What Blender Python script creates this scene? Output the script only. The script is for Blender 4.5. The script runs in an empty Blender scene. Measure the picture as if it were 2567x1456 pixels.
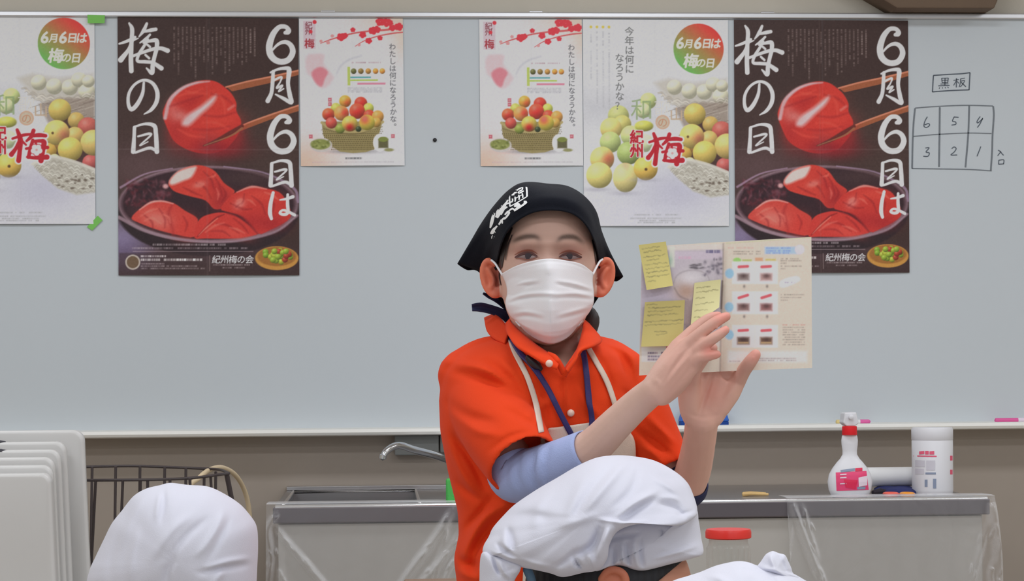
import bpy, bmesh, math, random
import numpy as np
from mathutils import Vector, Matrix
from mathutils.bvhtree import BVHTree
random.seed(7); rng = np.random.default_rng(7)
SC = bpy.context.scene; COL = SC.collection
# ------------------------------------------------------------------ camera, light, exposure
F = 5190.0; CX = 1283.5; HORIZON = 940.0; PHI = math.radians(3.7); ROLL = 0.0085; CAMH = 1.25
FWD = np.array([math.sin(PHI), math.cos(PHI), 0.0])
RGT = np.array([math.cos(PHI), -math.sin(PHI), 0.0]); UPV = np.array([0, 0, 1.0])
CR = RGT * math.cos(ROLL) - UPV * math.sin(ROLL)
CU = UPV * math.cos(ROLL) + RGT * math.sin(ROLL)
CAM = np.array([-6.0 * math.sin(PHI), -6.0 * math.cos(PHI), CAMH])
cd = bpy.data.cameras.new('camera'); cam = bpy.data.objects.new('camera', cd); COL.objects.link(cam)
cd.sensor_width = 36.0; cd.lens = 36.0 * F / 2567.0; cd.shift_y = (HORIZON - 728.0) / 2567.0
cd.clip_start = 0.05; cd.clip_end = 60
cam.matrix_world = Matrix(((CR[0], CU[0], -FWD[0], CAM[0]), (CR[1], CU[1], -FWD[1], CAM[1]),
                           (CR[2], CU[2], -FWD[2], CAM[2]), (0, 0, 0, 1)))
SC.camera = cam
vs = SC.view_settings; vs.view_transform = 'Standard'; vs.look = 'None'; vs.gamma = 1.0
vs.use_curve_mapping = False; vs.exposure = 0.0
wd = bpy.data.worlds.new('world'); SC.world = wd; wd.use_nodes = True
wd.node_tree.nodes['Background'].inputs[0].default_value = (0.86, 0.94, 1.0, 1)
wd.node_tree.nodes['Background'].inputs[1].default_value = 0.55
LAMP_W = 14.6
LAMP_C = (0.945, 0.985, 1.05)
K_ALB = 1.45          # photographed brightness -> surface colour

def W(px, py, d):
    "point in the room at depth d (m along the view axis) seen at photo position px,py"
    px = np.asarray(px, float)[..., None]; py = np.asarray(py, float)[..., None]; d = np.asarray(d, float)[..., None]
    return CAM + FWD * d + CR * ((px - CX) / F * d) + CU * ((HORIZON - py) / F * d)
def proj(P):
    v = np.asarray(P, float) - CAM
    d = v @ FWD
    return CX + F * (v @ CR) / d, HORIZON - F * (v @ CU) / d, d
def RAY(px, py):
    return FWD + CR * ((px - CX) / F) + CU * ((HORIZON - py) / F)
def WY(px, py, Y):
    r = RAY(px, py); t = (Y - CAM[1]) / r[1]; return CAM + r * t
def WZ(px, py, z):
    r = RAY(px, py); t = (z - CAM[2]) / r[2]; return CAM + r * t
# ------------------------------------------------------------------ object helpers
LOC = {}
def tag(o, label=None, cat=None, group=None, kind=None):
    if label: o['label'] = label
    if cat: o['category'] = cat
    if group: o['group'] = group
    if kind: o['kind'] = kind
    return o
def link(o, loc, parent=None):
    COL.objects.link(o); LOC[o.name] = Vector(loc)
    if parent is not None:
        o.parent = parent; o.location = Vector(loc) - LOC[parent.name]
    else:
        o.location = loc
    return o
def thing(name, label, cat, loc, group=None):
    o = bpy.data.objects.new(name, None); o.empty_display_size = 0.05
    link(o, loc); return tag(o, label, cat, group)
def to_arr(V): return np.array([tuple(v) for v in V], float) if not isinstance(V, np.ndarray) else V.astype(float)
def mesh_np(name, V, faces, smooth=True):
    V = to_arr(V); me = bpy.data.meshes.new(name)
    if isinstance(faces, np.ndarray):
        n, k = faces.shape
        me.vertices.add(len(V)); me.vertices.foreach_set('co', V.astype(np.float32).ravel())
        me.loops.add(n * k); me.loops.foreach_set('vertex_index', faces.astype(np.int32).ravel())
        me.polygons.add(n); me.polygons.foreach_set('loop_start', np.arange(0, n * k, k, dtype=np.int32))
        me.update(calc_edges=True)
    else:
        me.from_pydata([tuple(v) for v in V], [], [tuple(f) for f in faces]); me.update()
    if smooth: me.polygons.foreach_set('use_smooth', np.ones(len(me.polygons), bool))
    return me
def obj_me(name, me, mats, parent=None, recenter=True, fix=False):
    n = len(me.vertices); V = np.empty(n * 3, np.float32); me.vertices.foreach_get('co', V); V = V.reshape(-1, 3)
    org = np.array([(V[:, 0].min() + V[:, 0].max()) / 2, (V[:, 1].min() + V[:, 1].max()) / 2, V[:, 2].min()])
    me.vertices.foreach_set('co', (V - org).astype(np.float32).ravel()); me.update()
    if fix:
        bm = bmesh.new(); bm.from_mesh(me); bmesh.ops.recalc_face_normals(bm, faces=bm.faces); bm.to_mesh(me); bm.free()
    for m in (mats if isinstance(mats, (list, tuple)) else [mats]): me.materials.append(m)
    o = bpy.data.objects.new(name, me)
    return link(o, org, parent)
def obj(name, V, faces, mat, parent=None, smooth=True, fix=False):
    return obj_me(name, mesh_np(name, V, faces, smooth), mat, parent, fix=fix)
class MB:
    "collects simple shapes for ONE mesh"
    def __init__(s): s.V = []; s.F = []
    def add(s, V, Fs):
        b = len(s.V); s.V += [tuple(v) for v in V]; s.F += [tuple(i + b for i in f) for f in Fs]; return s
    def box(s, a, b, M=None):
        x0, y0, z0 = a; x1, y1, z1 = b
        V = [Vector(p) for p in ((x0, y0, z0), (x1, y0, z0), (x1, y1, z0), (x0, y1, z0), (x0, y0, z1), (x1, y0, z1), (x1, y1, z1), (x0, y1, z1))]
        if M is not None: V = [M @ v for v in V]
        return s.add(V, [(0, 3, 2, 1), (4, 5, 6, 7), (0, 1, 5, 4), (1, 2, 6, 5), (2, 3, 7, 6), (3, 0, 4, 7)])
    def tube(s, pts, r, n=10, caps=True):
        V, Fs = tube(pts, r, n, caps); return s.add(V, Fs)
    def lathe(s, prof, c, n=40, sy=1.0):
        V = []; Fs = []
        for (r, z) in prof:
            for k in range(n):
                a = 2 * math.pi * k / n; V.append((c[0] + r * math.cos(a), c[1] + r * sy * math.sin(a), c[2] + z))
        for i in range(len(prof) - 1):
            for k in range(n):
                Fs.append((i * n + k, i * n + (k + 1) % n, (i + 1) * n + (k + 1) % n, (i + 1) * n + k))
        if prof[0][0] > 1e-5: Fs.append(tuple(range(n))[::-1])
        if prof[-1][0] > 1e-5: Fs.append(tuple(range((len(prof) - 1) * n, len(prof) * n)))
        return s.add(V, Fs)
    def build(s, name, mat, parent=None, smooth=False, bevel=0, seg=2, sharp=40):
        me = mesh_np(name, s.V, s.F, smooth)
        o = obj_me(name, me, mat, parent)
        if smooth and hasattr(me, 'set_sharp_from_angle'): me.set_sharp_from_angle(angle=math.radians(sharp))
        if bevel:
            md = o.modifiers.new('bevel', 'BEVEL'); md.width = bevel; md.segments = seg; md.limit_method = 'ANGLE'
        return o
def catmull(P, n, closed=False):
    P = np.asarray(P, float); m = len(P)
    if closed: Q = np.vstack([P[-1:], P, P[:2]]); segs = m
    else: Q = np.vstack([2 * P[:1] - P[1:2], P, 2 * P[-1:] - P[-2:-1]]); segs = m - 1
    t = np.linspace(0, segs, n, endpoint=not closed); i = np.minimum(t.astype(int), segs - 1); u = (t - i)[:, None]
    a, b, c, d = Q[i], Q[i + 1], Q[i + 2], Q[i + 3]
    return 0.5 * (2 * b + (c - a) * u + (2 * a - 5 * b + 4 * c - d) * u ** 2 + (3 * b - a - 3 * c + d) * u ** 3)
def tube(pts, r, n=10, caps=True):
    P = np.asarray(pts, float); m = len(P); R = np.broadcast_to(np.asarray(r, float), (m,))
    T = np.gradient(P, axis=0); T /= np.linalg.norm(T, axis=1)[:, None] + 1e-12
    u = np.cross(T[0], [0, 0, 1.0]);
    if np.linalg.norm(u) < 0.1: u = np.cross(T[0], [1.0, 0, 0])
    u /= np.linalg.norm(u); V = []
    for i in range(m):
        u = u - T[i] * (u @ T[i]); u /= np.linalg.norm(u); v = np.cross(T[i], u)
        for k in range(n):
            a = 2 * math.pi * k / n; V.append(P[i] + R[i] * (math.cos(a) * u + math.sin(a) * v))
    Fs = [(i * n + k, i * n + (k + 1) % n, (i + 1) * n + (k + 1) % n, (i + 1) * n + k) for i in range(m - 1) for k in range(n)]
    if caps:
        b = len(V); V.append(P[0] - T[0] * R[0] * .5); V.append(P[-1] + T[-1] * R[-1] * .5)
        Fs += [(b, (k + 1) % n, k) for k in range(n)] + [(b + 1, (m - 1) * n + k, (m - 1) * n + (k + 1) % n) for k in range(n)]
    return V, Fs
def limb(pts, r, n=16, sub=4):
    "rounded tapering limb: control points (px,py,d), radii in m -> closed tube with ball ends"
    P = np.array([W(*p) for p in pts]); r = np.asarray(r, float); m = (len(P) - 1) * sub + 1
    Q = catmull(P, m); rr = np.interp(np.linspace(0, len(P) - 1, m), np.arange(len(P)), r)
    t0 = Q[1] - Q[0]; t0 /= np.linalg.norm(t0); t1 = Q[-1] - Q[-2]; t1 /= np.linalg.norm(t1)
    a = np.array([.97, .75, .4]); pre = [Q[0] - t0 * rr[0] * x for x in a]; post = [Q[-1] + t1 * rr[-1] * x for x in a[::-1]]
    rp = rr[0] * np.sqrt(1 - a ** 2); rq = rr[-1] * np.sqrt(1 - a[::-1] ** 2)
    return tube(np.vstack([pre, Q, post]), np.concatenate([rp, rr, rq]), n)
def loft(rings, caps=True):
    n = len(rings[0]); V = np.vstack(rings); m = len(rings)
    Fs = [(i * n + k, i * n + (k + 1) % n, (i + 1) * n + (k + 1) % n, (i + 1) * n + k) for i in range(m - 1) for k in range(n)]
    if caps:
        V = np.vstack([V, rings[0].mean(0)[None], rings[-1].mean(0)[None]]); b = m * n
        Fs += [(b, (k + 1) % n, k) for k in range(n)] + [(b + 1, (m - 1) * n + k, (m - 1) * n + (k + 1) % n) for k in range(n)]
    return V, Fs
def grid_faces(nu, nv, wrap=False):
    "vertex index j*nu+i"
    i, j = np.meshgrid(np.arange(nu if wrap else nu - 1), np.arange(nv - 1)); i = i.ravel(); j = j.ravel(); i2 = (i + 1) % nu
    return np.stack([j * nu + i, j * nu + i2, (j + 1) * nu + i2, (j + 1) * nu + i], 1)
def get_co(me):
    V = np.empty(len(me.vertices) * 3, np.float32); me.vertices.foreach_get('co', V); return V.reshape(-1, 3).astype(float)
def get_no(me):
    V = np.empty(len(me.vertices) * 3, np.float32); me.vertices.foreach_get('normal', V); return V.reshape(-1, 3).astype(float)
def set_co(me, V): me.vertices.foreach_set('co', V.astype(np.float32).ravel()); me.update()
def relax(me, it, lam=.5, keep=None):
    E = np.empty(len(me.edges) * 2, np.int32); me.edges.foreach_get('vertices', E); E = E.reshape(-1, 2)
    V = get_co(me); n = len(V); deg = np.bincount(E.ravel(), minlength=n)[:, None].clip(1)
    for _ in range(it):
        S = np.zeros_like(V)
        for c in range(3):
            S[:, c] = np.bincount(E[:, 0], V[E[:, 1], c], n) + np.bincount(E[:, 1], V[E[:, 0], c], n)
        D = (S / deg - V) * lam
        if keep is not None: D *= keep[:, None]
        V += D
    set_co(me, V)
def voxel_union(parts, size, smooth=3):
    "fuse closed shapes into one continuous skin"
    mb = MB()
    for V, Fs in parts: mb.add(V, Fs if not isinstance(Fs, np.ndarray) else Fs.tolist())
    me = mesh_np('fuse', mb.V, mb.F)
    bm = bmesh.new(); bm.from_mesh(me); bmesh.ops.recalc_face_normals(bm, faces=bm.faces); bm.to_mesh(me); bm.free()
    o = bpy.data.objects.new('fuse', me); COL.objects.link(o)
    md = o.modifiers.new('r', 'REMESH'); md.mode = 'VOXEL'; md.voxel_size = size; md.use_smooth_shade = True
    dg = bpy.context.evaluated_depsgraph_get(); dg.update()
    out = bpy.data.meshes.new_from_object(o.evaluated_get(dg))
    bpy.data.objects.remove(o); bpy.data.meshes.remove(me)
    relax(out, smooth); out.polygons.foreach_set('use_smooth', np.ones(len(out.polygons), bool))
    return out
def seg_field(X, Y, pts, w, amp, taper=True):
    "smooth ridge (amp>0) / valley along a photo-space polyline"
    P = catmull(pts, max(8, len(pts) * 5)) if len(pts) > 2 else np.linspace(pts[0], pts[-1], 9)
    best = np.full(X.shape, 1e9); para = np.zeros(X.shape); n = len(P) - 1
    x0, y0 = P.min(0) - 4 * w; x1, y1 = P.max(0) + 4 * w
    m = (X > x0) & (X < x1) & (Y > y0) & (Y < y1); out = np.zeros(X.shape)
    if not m.any(): return out
    xs, ys = X[m], Y[m]; best = np.full(xs.shape, 1e9); para = np.zeros(xs.shape)
    for i in range(n):
        a, b = P[i], P[i + 1]; ab = b - a; L = ab @ ab + 1e-9
        t = np.clip(((xs - a[0]) * ab[0] + (ys - a[1]) * ab[1]) / L, 0, 1)
        d = np.hypot(xs - a[0] - t * ab[0], ys - a[1] - t * ab[1]); u = d < best
        best[u] = d[u]; para[u] = ((i + t) / n)[u]
    g = amp * np.exp(-(best / w) ** 2)
    if taper: g *= np.clip(np.sin(np.pi * np.clip(para * .94 + .03, 0, 1)), 0, 1) ** .6
    out[m] = g; return out
def folds(X, Y, L):
    "each fold is a ridge with a valley beside it: (points, width px, height m)"
    out = np.zeros(X.shape)
    for pts, w, a in L: out += seg_field(X, Y, np.asarray(pts, float), w, a)
    return out
# ------------------------------------------------------------------ materials
def lin(c):
    c = np.asarray(c, float) / 255.0
    return np.where(c <= .04045, c / 12.92, ((c + .055) / 1.055) ** 2.4)
def alb(c, k=None): return np.clip(lin(c) * (k or K_ALB), 0.002, 0.88)
def mat(name, c, rough=.5, metal=0.0, k=None, noise=0.06, nscale=8.0, bump=0.0, bscale=60.0, spec=.5, attr=False,
        coat=0.0, trans=0.0, sheen=0.0, sss=0.0, alpha=1.0, stretch=(1, 1, 1), detail=3.0):
    m = bpy.data.materials.new(name); m.use_nodes = True; nt = m.node_tree; N = nt.nodes; L = nt.links
    b = N['Principled BSDF']; b.inputs['Roughness'].default_value = rough; b.inputs['Metallic'].default_value = metal
    b.inputs['Specular IOR Level'].default_value = spec; b.inputs['Coat Weight'].default_value = coat
    b.inputs['Transmission Weight'].default_value = trans; b.inputs['Sheen Weight'].default_value = sheen
    b.inputs['Subsurface Weight'].default_value = sss; b.inputs['Subsurface Radius'].default_value = (.01, .004, .002)
    b.inputs['Alpha'].default_value = alpha
    tc = N.new('ShaderNodeTexCoord'); mp = N.new('ShaderNodeMapping'); L.new(tc.outputs['Object'], mp.inputs[0]); mp.inputs['Scale'].default_value = stretch
    if attr:
        a = N.new('ShaderNodeAttribute'); a.attribute_name = 'Col'; src = a.outputs['Color']
    else:
        a = N.new('ShaderNodeRGB'); cc = alb(c, k); a.outputs[0].default_value = (*cc, 1); src = a.outputs[0]
    if noise:
        nz = N.new('ShaderNodeTexNoise'); nz.inputs['Scale'].default_value = nscale; nz.inputs['Detail'].default_value = detail; L.new(mp.outputs[0], nz.inputs['Vector'])
        mr = N.new('ShaderNodeMapRange'); mr.inputs['To Min'].default_value = 1 - noise; mr.inputs['To Max'].default_value = 1 + noise; L.new(nz.outputs['Fac'], mr.inputs['Value'])
        mx = N.new('ShaderNodeVectorMath'); mx.operation = 'SCALE'; L.new(src, mx.inputs[0]); L.new(mr.outputs[0], mx.inputs['Scale']); src = mx.outputs[0]
    L.new(src, b.inputs['Base Color'])
    if bump:
        nb = N.new('ShaderNodeTexNoise'); nb.inputs['Scale'].default_value = bscale; nb.inputs['Detail'].default_value = 4; L.new(mp.outputs[0], nb.inputs['Vector'])
        bp = N.new('ShaderNodeBump'); bp.inputs['Strength'].default_value = bump; bp.inputs['Distance'].default_value = .002
        L.new(nb.outputs['Fac'], bp.inputs['Height']); L.new(bp.outputs[0], b.inputs['Normal'])
    return m
def plastic_film(name):
    m = bpy.data.materials.new(name); m.use_nodes = True; nt = m.node_tree; N = nt.nodes; L = nt.links; N.clear()
    out = N.new('ShaderNodeOutputMaterial'); tr = N.new('ShaderNodeBsdfTransparent'); gl = N.new('ShaderNodeBsdfPrincipled')
    gl.inputs['Base Color'].default_value = (.9, .9, .92, 1); gl.inputs['Roughness'].default_value = .12; gl.inputs['Specular IOR Level'].default_value = .9
    lw = N.new('ShaderNodeLayerWeight'); lw.inputs['Blend'].default_value = .35
    tc = N.new('ShaderNodeTexCoord'); nz = N.new('ShaderNodeTexNoise'); nz.inputs['Scale'].default_value = 9; nz.inputs['Detail'].default_value = 6; nz.inputs['Distortion'].default_value = 1.2
    L.new(tc.outputs['Object'], nz.inputs['Vector'])
    bp = N.new('ShaderNodeBump'); bp.inputs['Strength'].default_value = .5; bp.inputs['Distance'].default_value = .012; L.new(nz.outputs['Fac'], bp.inputs['Height'])
    L.new(bp.outputs[0], gl.inputs['Normal']); L.new(bp.outputs[0], lw.inputs['Normal'])
    mr = N.new('ShaderNodeMapRange'); mr.inputs['To Min'].default_value = .10; mr.inputs['To Max'].default_value = .95; L.new(lw.outputs['Facing'], mr.inputs['Value'])
    mx = N.new('ShaderNodeMixShader'); L.new(mr.outputs[0], mx.inputs[0]); L.new(tr.outputs[0], mx.inputs[1]); L.new(gl.outputs[0], mx.inputs[2]); L.new(mx.outputs[0], out.inputs[0])
    return m
def set_col(me, C):
    a = me.color_attributes.new('Col', 'FLOAT_COLOR', 'POINT'); A = np.ones((len(me.vertices), 4), np.float32); A[:, :3] = C
    a.data.foreach_set('color', A.ravel())
# ------------------------------------------------------------------ decals (thin real pieces laid on a surface)
def bvh_of(me, loc=(0, 0, 0)):
    V = get_co(me) + np.array(loc); return BVHTree.FromPolygons([Vector(v) for v in V], [tuple(p.vertices) for p in me.polygons])
def hit(bvh, px, py, default):
    r = Vector(RAY(px, py)); ln = r.length; h = bvh.ray_cast(Vector(CAM), r / ln)
    return (h[3] / ln) if h[0] is not None else default
def ribbon(bvh, pts, width, lift=.003, n=40, default=3.0, smooth=5, wfun=None):
    "strip following a photo-space line on a surface; returns V,F"
    P = catmull(pts, n) if len(pts) > 2 else np.linspace(pts[0], pts[-1], n); T = np.gradient(P, axis=0); T /= np.linalg.norm(T, axis=1)[:, None] + 1e-9
    Nn = np.stack([-T[:, 1], T[:, 0]], 1); w = np.broadcast_to(np.asarray(width, float), (n,)) if not hasattr(width, '__len__') else np.interp(np.linspace(0, 1, n), np.linspace(0, 1, len(width)), width)
    cols = [-.5, -.17, .17, .5]; D = np.zeros((n, 4)); XY = np.zeros((n, 4, 2))
    for j, c in enumerate(cols):
        Q = P + Nn * (w * c)[:, None]; XY[:, j] = Q
        dd = np.array([hit(bvh, q[0], q[1], np.nan) for q in Q])
        if np.isnan(dd).all(): dd[:] = default
        ok = ~np.isnan(dd); dd = np.interp(np.arange(n), np.where(ok)[0], dd[ok]); D[:, j] = dd
    for _ in range(smooth): D[1:-1] = np.minimum(D[1:-1], (D[:-2] + D[2:]) / 2 * .5 + D[1:-1] * .5)
    V = W(XY[..., 0].ravel(), XY[..., 1].ravel(), (D - lift).ravel())
    return V, grid_faces(4, n)
def solid(o, t, off=-1.0):
    md = o.modifiers.new('solid', 'SOLIDIFY'); md.thickness = t; md.offset = off; return o
# ------------------------------------------------------------------ printed sheets: the print is worked out as colours on a fine grid
GLY = {}
def glyph(ch):
    if ch in GLY: return GLY[ch]
    c = bpy.data.curves.new('g', 'FONT'); c.body = ch; c.size = 1; c.resolution_u = 3
    o = bpy.data.objects.new('g', c); COL.objects.link(o)
    dg = bpy.context.evaluated_depsgraph_get(); dg.update(); e = o.evaluated_get(dg); m = e.to_mesh()
    V = np.array([v.co[:2] for v in m.vertices]) if len(m.vertices) else np.zeros((0, 2)); m.calc_loop_triangles()
    T = [tuple(t.vertices) for t in m.loop_triangles]; e.to_mesh_clear(); bpy.data.objects.remove(o); bpy.data.curves.remove(c)
    N = 96; A = np.zeros((N, N))
    if len(V):
        if ord(ch) < 128: V = V.copy(); V[:, 0] += .5 - (V[:, 0].min() + V[:, 0].max()) / 2
        Q = np.stack([V[:, 0] * N, (.88 - V[:, 1]) * N], 1)
        for t in T:
            a, b, d = Q[t[0]], Q[t[1]], Q[t[2]]
            x0, y0 = np.floor(np.minimum(np.minimum(a, b), d)).astype(int); x1, y1 = np.ceil(np.maximum(np.maximum(a, b), d)).astype(int)
            x0 = max(x0, 0); y0 = max(y0, 0); x1 = min(x1, N); y1 = min(y1, N)
            if x1 <= x0 or y1 <= y0: continue
            X, Y = np.meshgrid(np.arange(x0, x1) + .5, np.arange(y0, y1) + .5)
            den = (b[1] - d[1]) * (a[0] - d[0]) + (d[0] - b[0]) * (a[1] - d[1])
            if abs(den) < 1e-9: continue
            u = ((b[1] - d[1]) * (X - d[0]) + (d[0] - b[0]) * (Y - d[1])) / den; v = ((d[1] - a[1]) * (X - d[0]) + (a[0] - d[0]) * (Y - d[1])) / den
            A[y0:y1, x0:x1] = np.maximum(A[y0:y1, x0:x1], ((u >= -.01) & (v >= -.01) & (u + v <= 1.01)))
    GLY[ch] = A; return A
def box_blur(A, k):
    if k < 2: return A
    for ax in (0, 1):
        c = np.cumsum(np.pad(A, [(k, k) if i == ax else (0, 0) for i in (0, 1)], mode='edge'), axis=ax)
        n = A.shape[ax]; lo = np.take(c, np.arange(n) + k - k // 2 - 1, ax); hi = np.take(c, np.arange(n) + k + k - k // 2 - 1, ax); A = (hi - lo) / k
    return A
class Canvas:
    def __init__(s, x0, y0, w, h, res, bg):
        s.x0, s.y0, s.w, s.h = x0, y0, w, h; s.W = int(w * res) + 1; s.H = int(h * res) + 1
        s.xs = np.linspace(x0, x0 + w, s.W); s.ys = np.linspace(y0, y0 + h, s.H); s.px = w / (s.W - 1)
        s.A = np.zeros((s.H, s.W, 3)); s.A[:] = bg
    def win(s, a, b, c, d):
        i0, i1 = np.searchsorted(s.xs, [a, c]); j0, j1 = np.searchsorted(s.ys, [b, d])
        sl = (slice(j0, j1), slice(i0, i1)); X, Y = np.meshgrid(s.xs[i0:i1], s.ys[j0:j1]); return sl, X, Y
    def mix(s, sl, cov, col):
        if cov.size == 0: return
        col = np.asarray(col, float); cov = np.clip(cov, 0, 1)[..., None]; s.A[sl] = s.A[sl] * (1 - cov) + col * cov
    def ell(s, cx, cy, rx, ry, col, soft=2, a=1.0, rot=0):
        R = max(rx, ry) + soft * 2; sl, X, Y = s.win(cx - R, cy - R, cx + R, cy + R)
        c, q = math.cos(rot), math.sin(rot); U = (X - cx) * c + (Y - cy) * q; V = -(X - cx) * q + (Y - cy) * c
        sd = (np.hypot(U / rx, V / ry) - 1) * min(rx, ry); s.mix(sl, a * np.clip(.5 - sd / soft, 0, 1), col)
    def gau(s, cx, cy, rx, ry, col, a=1.0, rot=0):
        R = max(rx, ry) * 2.6; sl, X, Y = s.win(cx - R, cy - R, cx + R, cy + R)
        c, q = math.cos(rot), math.sin(rot); U = ((X - cx) * c + (Y - cy) * q) / rx; V = (-(X - cx) * q + (Y - cy) * c) / ry
        s.mix(sl, a * np.exp(-U * U - V * V), col)
    def ball(s, cx, cy, r, col, ry=None, hi=(255, 255, 235), dark=.62, blush=None, soft=2.5):
        ry = ry or r; sl, X, Y = s.win(cx - r - 4, cy - ry - 4, cx + r + 4, cy + ry + 4); U = (X - cx) / r; V = (Y - cy) / ry; q = np.hypot(U, V)
        cov = np.clip(.5 - (q - 1) * min(r, ry) / soft, 0, 1); sh = np.clip(1.08 - .45 * np.clip(U * .35 + V * .75 + q * q * .35, -1, 1.2), dark, 1.15)
        C = np.asarray(col, float) * sh[..., None]
        if blush is not None:
            bx, by, br, bc = blush; g = np.exp(-(((U - bx) ** 2 + (V - by) ** 2) / br ** 2))[..., None]; C = C * (1 - g) + np.asarray(bc, float) * sh[..., None] * g
        g = .22 * np.exp(-((U + .3) ** 2 + (V + .45) ** 2) / .12)[..., None]; C = C * (1 - g) + np.asarray(hi, float) * g; s.mix(sl, cov, C)
    def poly(s, pts, col, soft=2, a=1.0, curve=0):
        P = np.asarray(pts, float)
        if curve: P = catmull(P, len(P) * curve, True)
        x0, y0 = P.min(0) - soft - 2; x1, y1 = P.max(0) + soft + 2; sl, X, Y = s.win(x0, y0, x1, y1)
        if X.size == 0: return
        ins = np.zeros(X.shape, bool); D = np.full(X.shape, 1e9)
        for i in range(len(P)):
            p, q = P[i], P[(i + 1) % len(P)]; e = q - p; Ln = e @ e + 1e-9
            t = np.clip(((X - p[0]) * e[0] + (Y - p[1]) * e[1]) / Ln, 0, 1); D = np.minimum(D, np.hypot(X - p[0] - t * e[0], Y - p[1] - t * e[1]))
            if p[1] != q[1]: ins ^= ((p[1] > Y) != (q[1] > Y)) & (X < (q[0] - p[0]) * (Y - p[1]) / (q[1] - p[1]) + p[0])
        s.mix(sl, a * np.clip(.5 - np.where(ins, -D, D) / soft, 0, 1), col)
    def line(s, pts, w, col, soft=1.6, a=1.0, n=6):
        P = np.asarray(pts, float); Wd = np.asarray(w if hasattr(w, '__len__') else [w] * len(P), float); m = len(P)
        if m > 2: k = (m - 1) * n + 1; Wd = np.interp(np.linspace(0, 1, k), np.linspace(0, 1, len(Wd)), Wd); P = catmull(P, k)
        elif len(Wd) != m: Wd = np.interp(np.linspace(0, 1, m), np.linspace(0, 1, len(Wd)), Wd)
        mw = Wd.max(); x0, y0 = P.min(0) - mw - soft; x1, y1 = P.max(0) + mw + soft; sl, X, Y = s.win(x0, y0, x1, y1)
        if X.size == 0: return
        D = np.full(X.shape, 1e9)
        for i in range(len(P) - 1):
            p, q = P[i], P[i + 1]; e = q - p; Ln = e @ e + 1e-9
            t = np.clip(((X - p[0]) * e[0] + (Y - p[1]) * e[1]) / Ln, 0, 1)
            D = np.minimum(D, np.hypot(X - p[0] - t * e[0], Y - p[1] - t * e[1]) - .5 * (Wd[i] + (Wd[i + 1] - Wd[i]) * t))
        s.mix(sl, a * np.clip(.5 - D / soft, 0, 1), col)
    def rect(s, x0, y0, x1, y1, col, a=1.0, soft=1.6): s.poly([(x0, y0), (x1, y0), (x1, y1), (x0, y1)], col, soft, a)
    def char(s, ch, cx, cy, size, col, a=1.0, sx=1.0, skew=0.0, bold=0.0, soft=1.0):
        G = glyph(ch); N = 96; cell = s.px / size * N
        if bold:
            k = int(bold * N); M = G.copy()
            for dx in range(-k, k + 1):
                for dy in range(-k, k + 1):
                    if dx * dx + dy * dy <= k * k: M = np.maximum(M, np.roll(np.roll(G, dx, 1), dy, 0))
            G = M
        G = box_blur(G, max(1, int(round(cell * 1.1 * soft))))
        h = size * .62; wv = size * .62 * sx + abs(skew) * size; sl, X, Y = s.win(cx - wv, cy - h, cx + wv, cy + h)
        if X.size == 0: return
        v = (Y - cy) / size + .5; u = (X - cx + skew * (Y - cy)) / (size * sx) + .5
        gx = u * N - .5; gy = v * N - .5; ok = (gx >= 0) & (gx < N - 1) & (gy >= 0) & (gy < N - 1); gx = np.clip(gx, 0, N - 1.001); gy = np.clip(gy, 0, N - 1.001)
        i = gx.astype(int); j = gy.astype(int); fx = gx - i; fy = gy - j
        c = G[j, i] * (1 - fx) * (1 - fy) + G[j, i + 1] * fx * (1 - fy) + G[j + 1, i] * (1 - fx) * fy + G[j + 1, i + 1] * fx * fy
        s.mix(sl, a * c * ok, col)
    def text(s, t, x, y, size, step, col, vert=False, **k):
        for n, ch in enumerate(t):
            if ch == ' ': continue
            s.char(ch, x if vert else x + n * step, y + n * step if vert else y, size, col, **k)
    def dashes(s, x0, y, x1, h, col, a=.8, gap=.25, vert=False, seed=0):
        "tiny print that no one can read in the photograph"
        r = random.Random(seed + int(x0 * 7 + y * 13)); p = x0
        while p < x1:
            L = min(r.uniform(.6, 1.5) * h, x1 - p); aa = a * r.uniform(.45, 1.0)
            if r.random() > gap * .4:
                if vert: s.rect(y - h * .42, p, y + h * .42, p + L * .8, col, aa, 1.5)
                else: s.rect(p, y - h * .42, p + L * .85, y + h * .42, col, aa, 1.5)
            p += L
    def grain(s, amt, scale=1):
        g = rng.normal(0, 1, (s.H // scale + 2, s.W // scale + 2)); g = box_blur(g, 3) * 3; g = np.kron(g, np.ones((scale, scale)))[:s.H, :s.W]; s.A += (g * amt)[..., None]
    def colors(s, k=None): return alb(np.clip(s.A, 0, 255).reshape(-1, 3), k)
RES = .8
WHITE = (206, 205, 206)
def brush_six(c, dx, dy):
    z = lambda L: [(280 + x / 4.4125 + dx, 40 + y / 4.4125 + dy) for x, y in L]
    c.line(z([(1925, 178), (1955, 168), (1965, 150), (1940, 118), (1900, 108), (1850, 122), (1790, 195), (1752, 300), (1748, 370), (1765, 430), (1810, 478), (1870, 500), (1940, 490), (1985, 450), (2010, 385), (1990, 320), (1940, 283), (1885, 287), (1830, 320), (1775, 380)]),
           [9, 14, 12, 11, 11, 12, 15, 17, 17, 17, 16, 15, 15, 15, 15, 13, 11, 9, 7, 5], WHITE)
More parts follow.
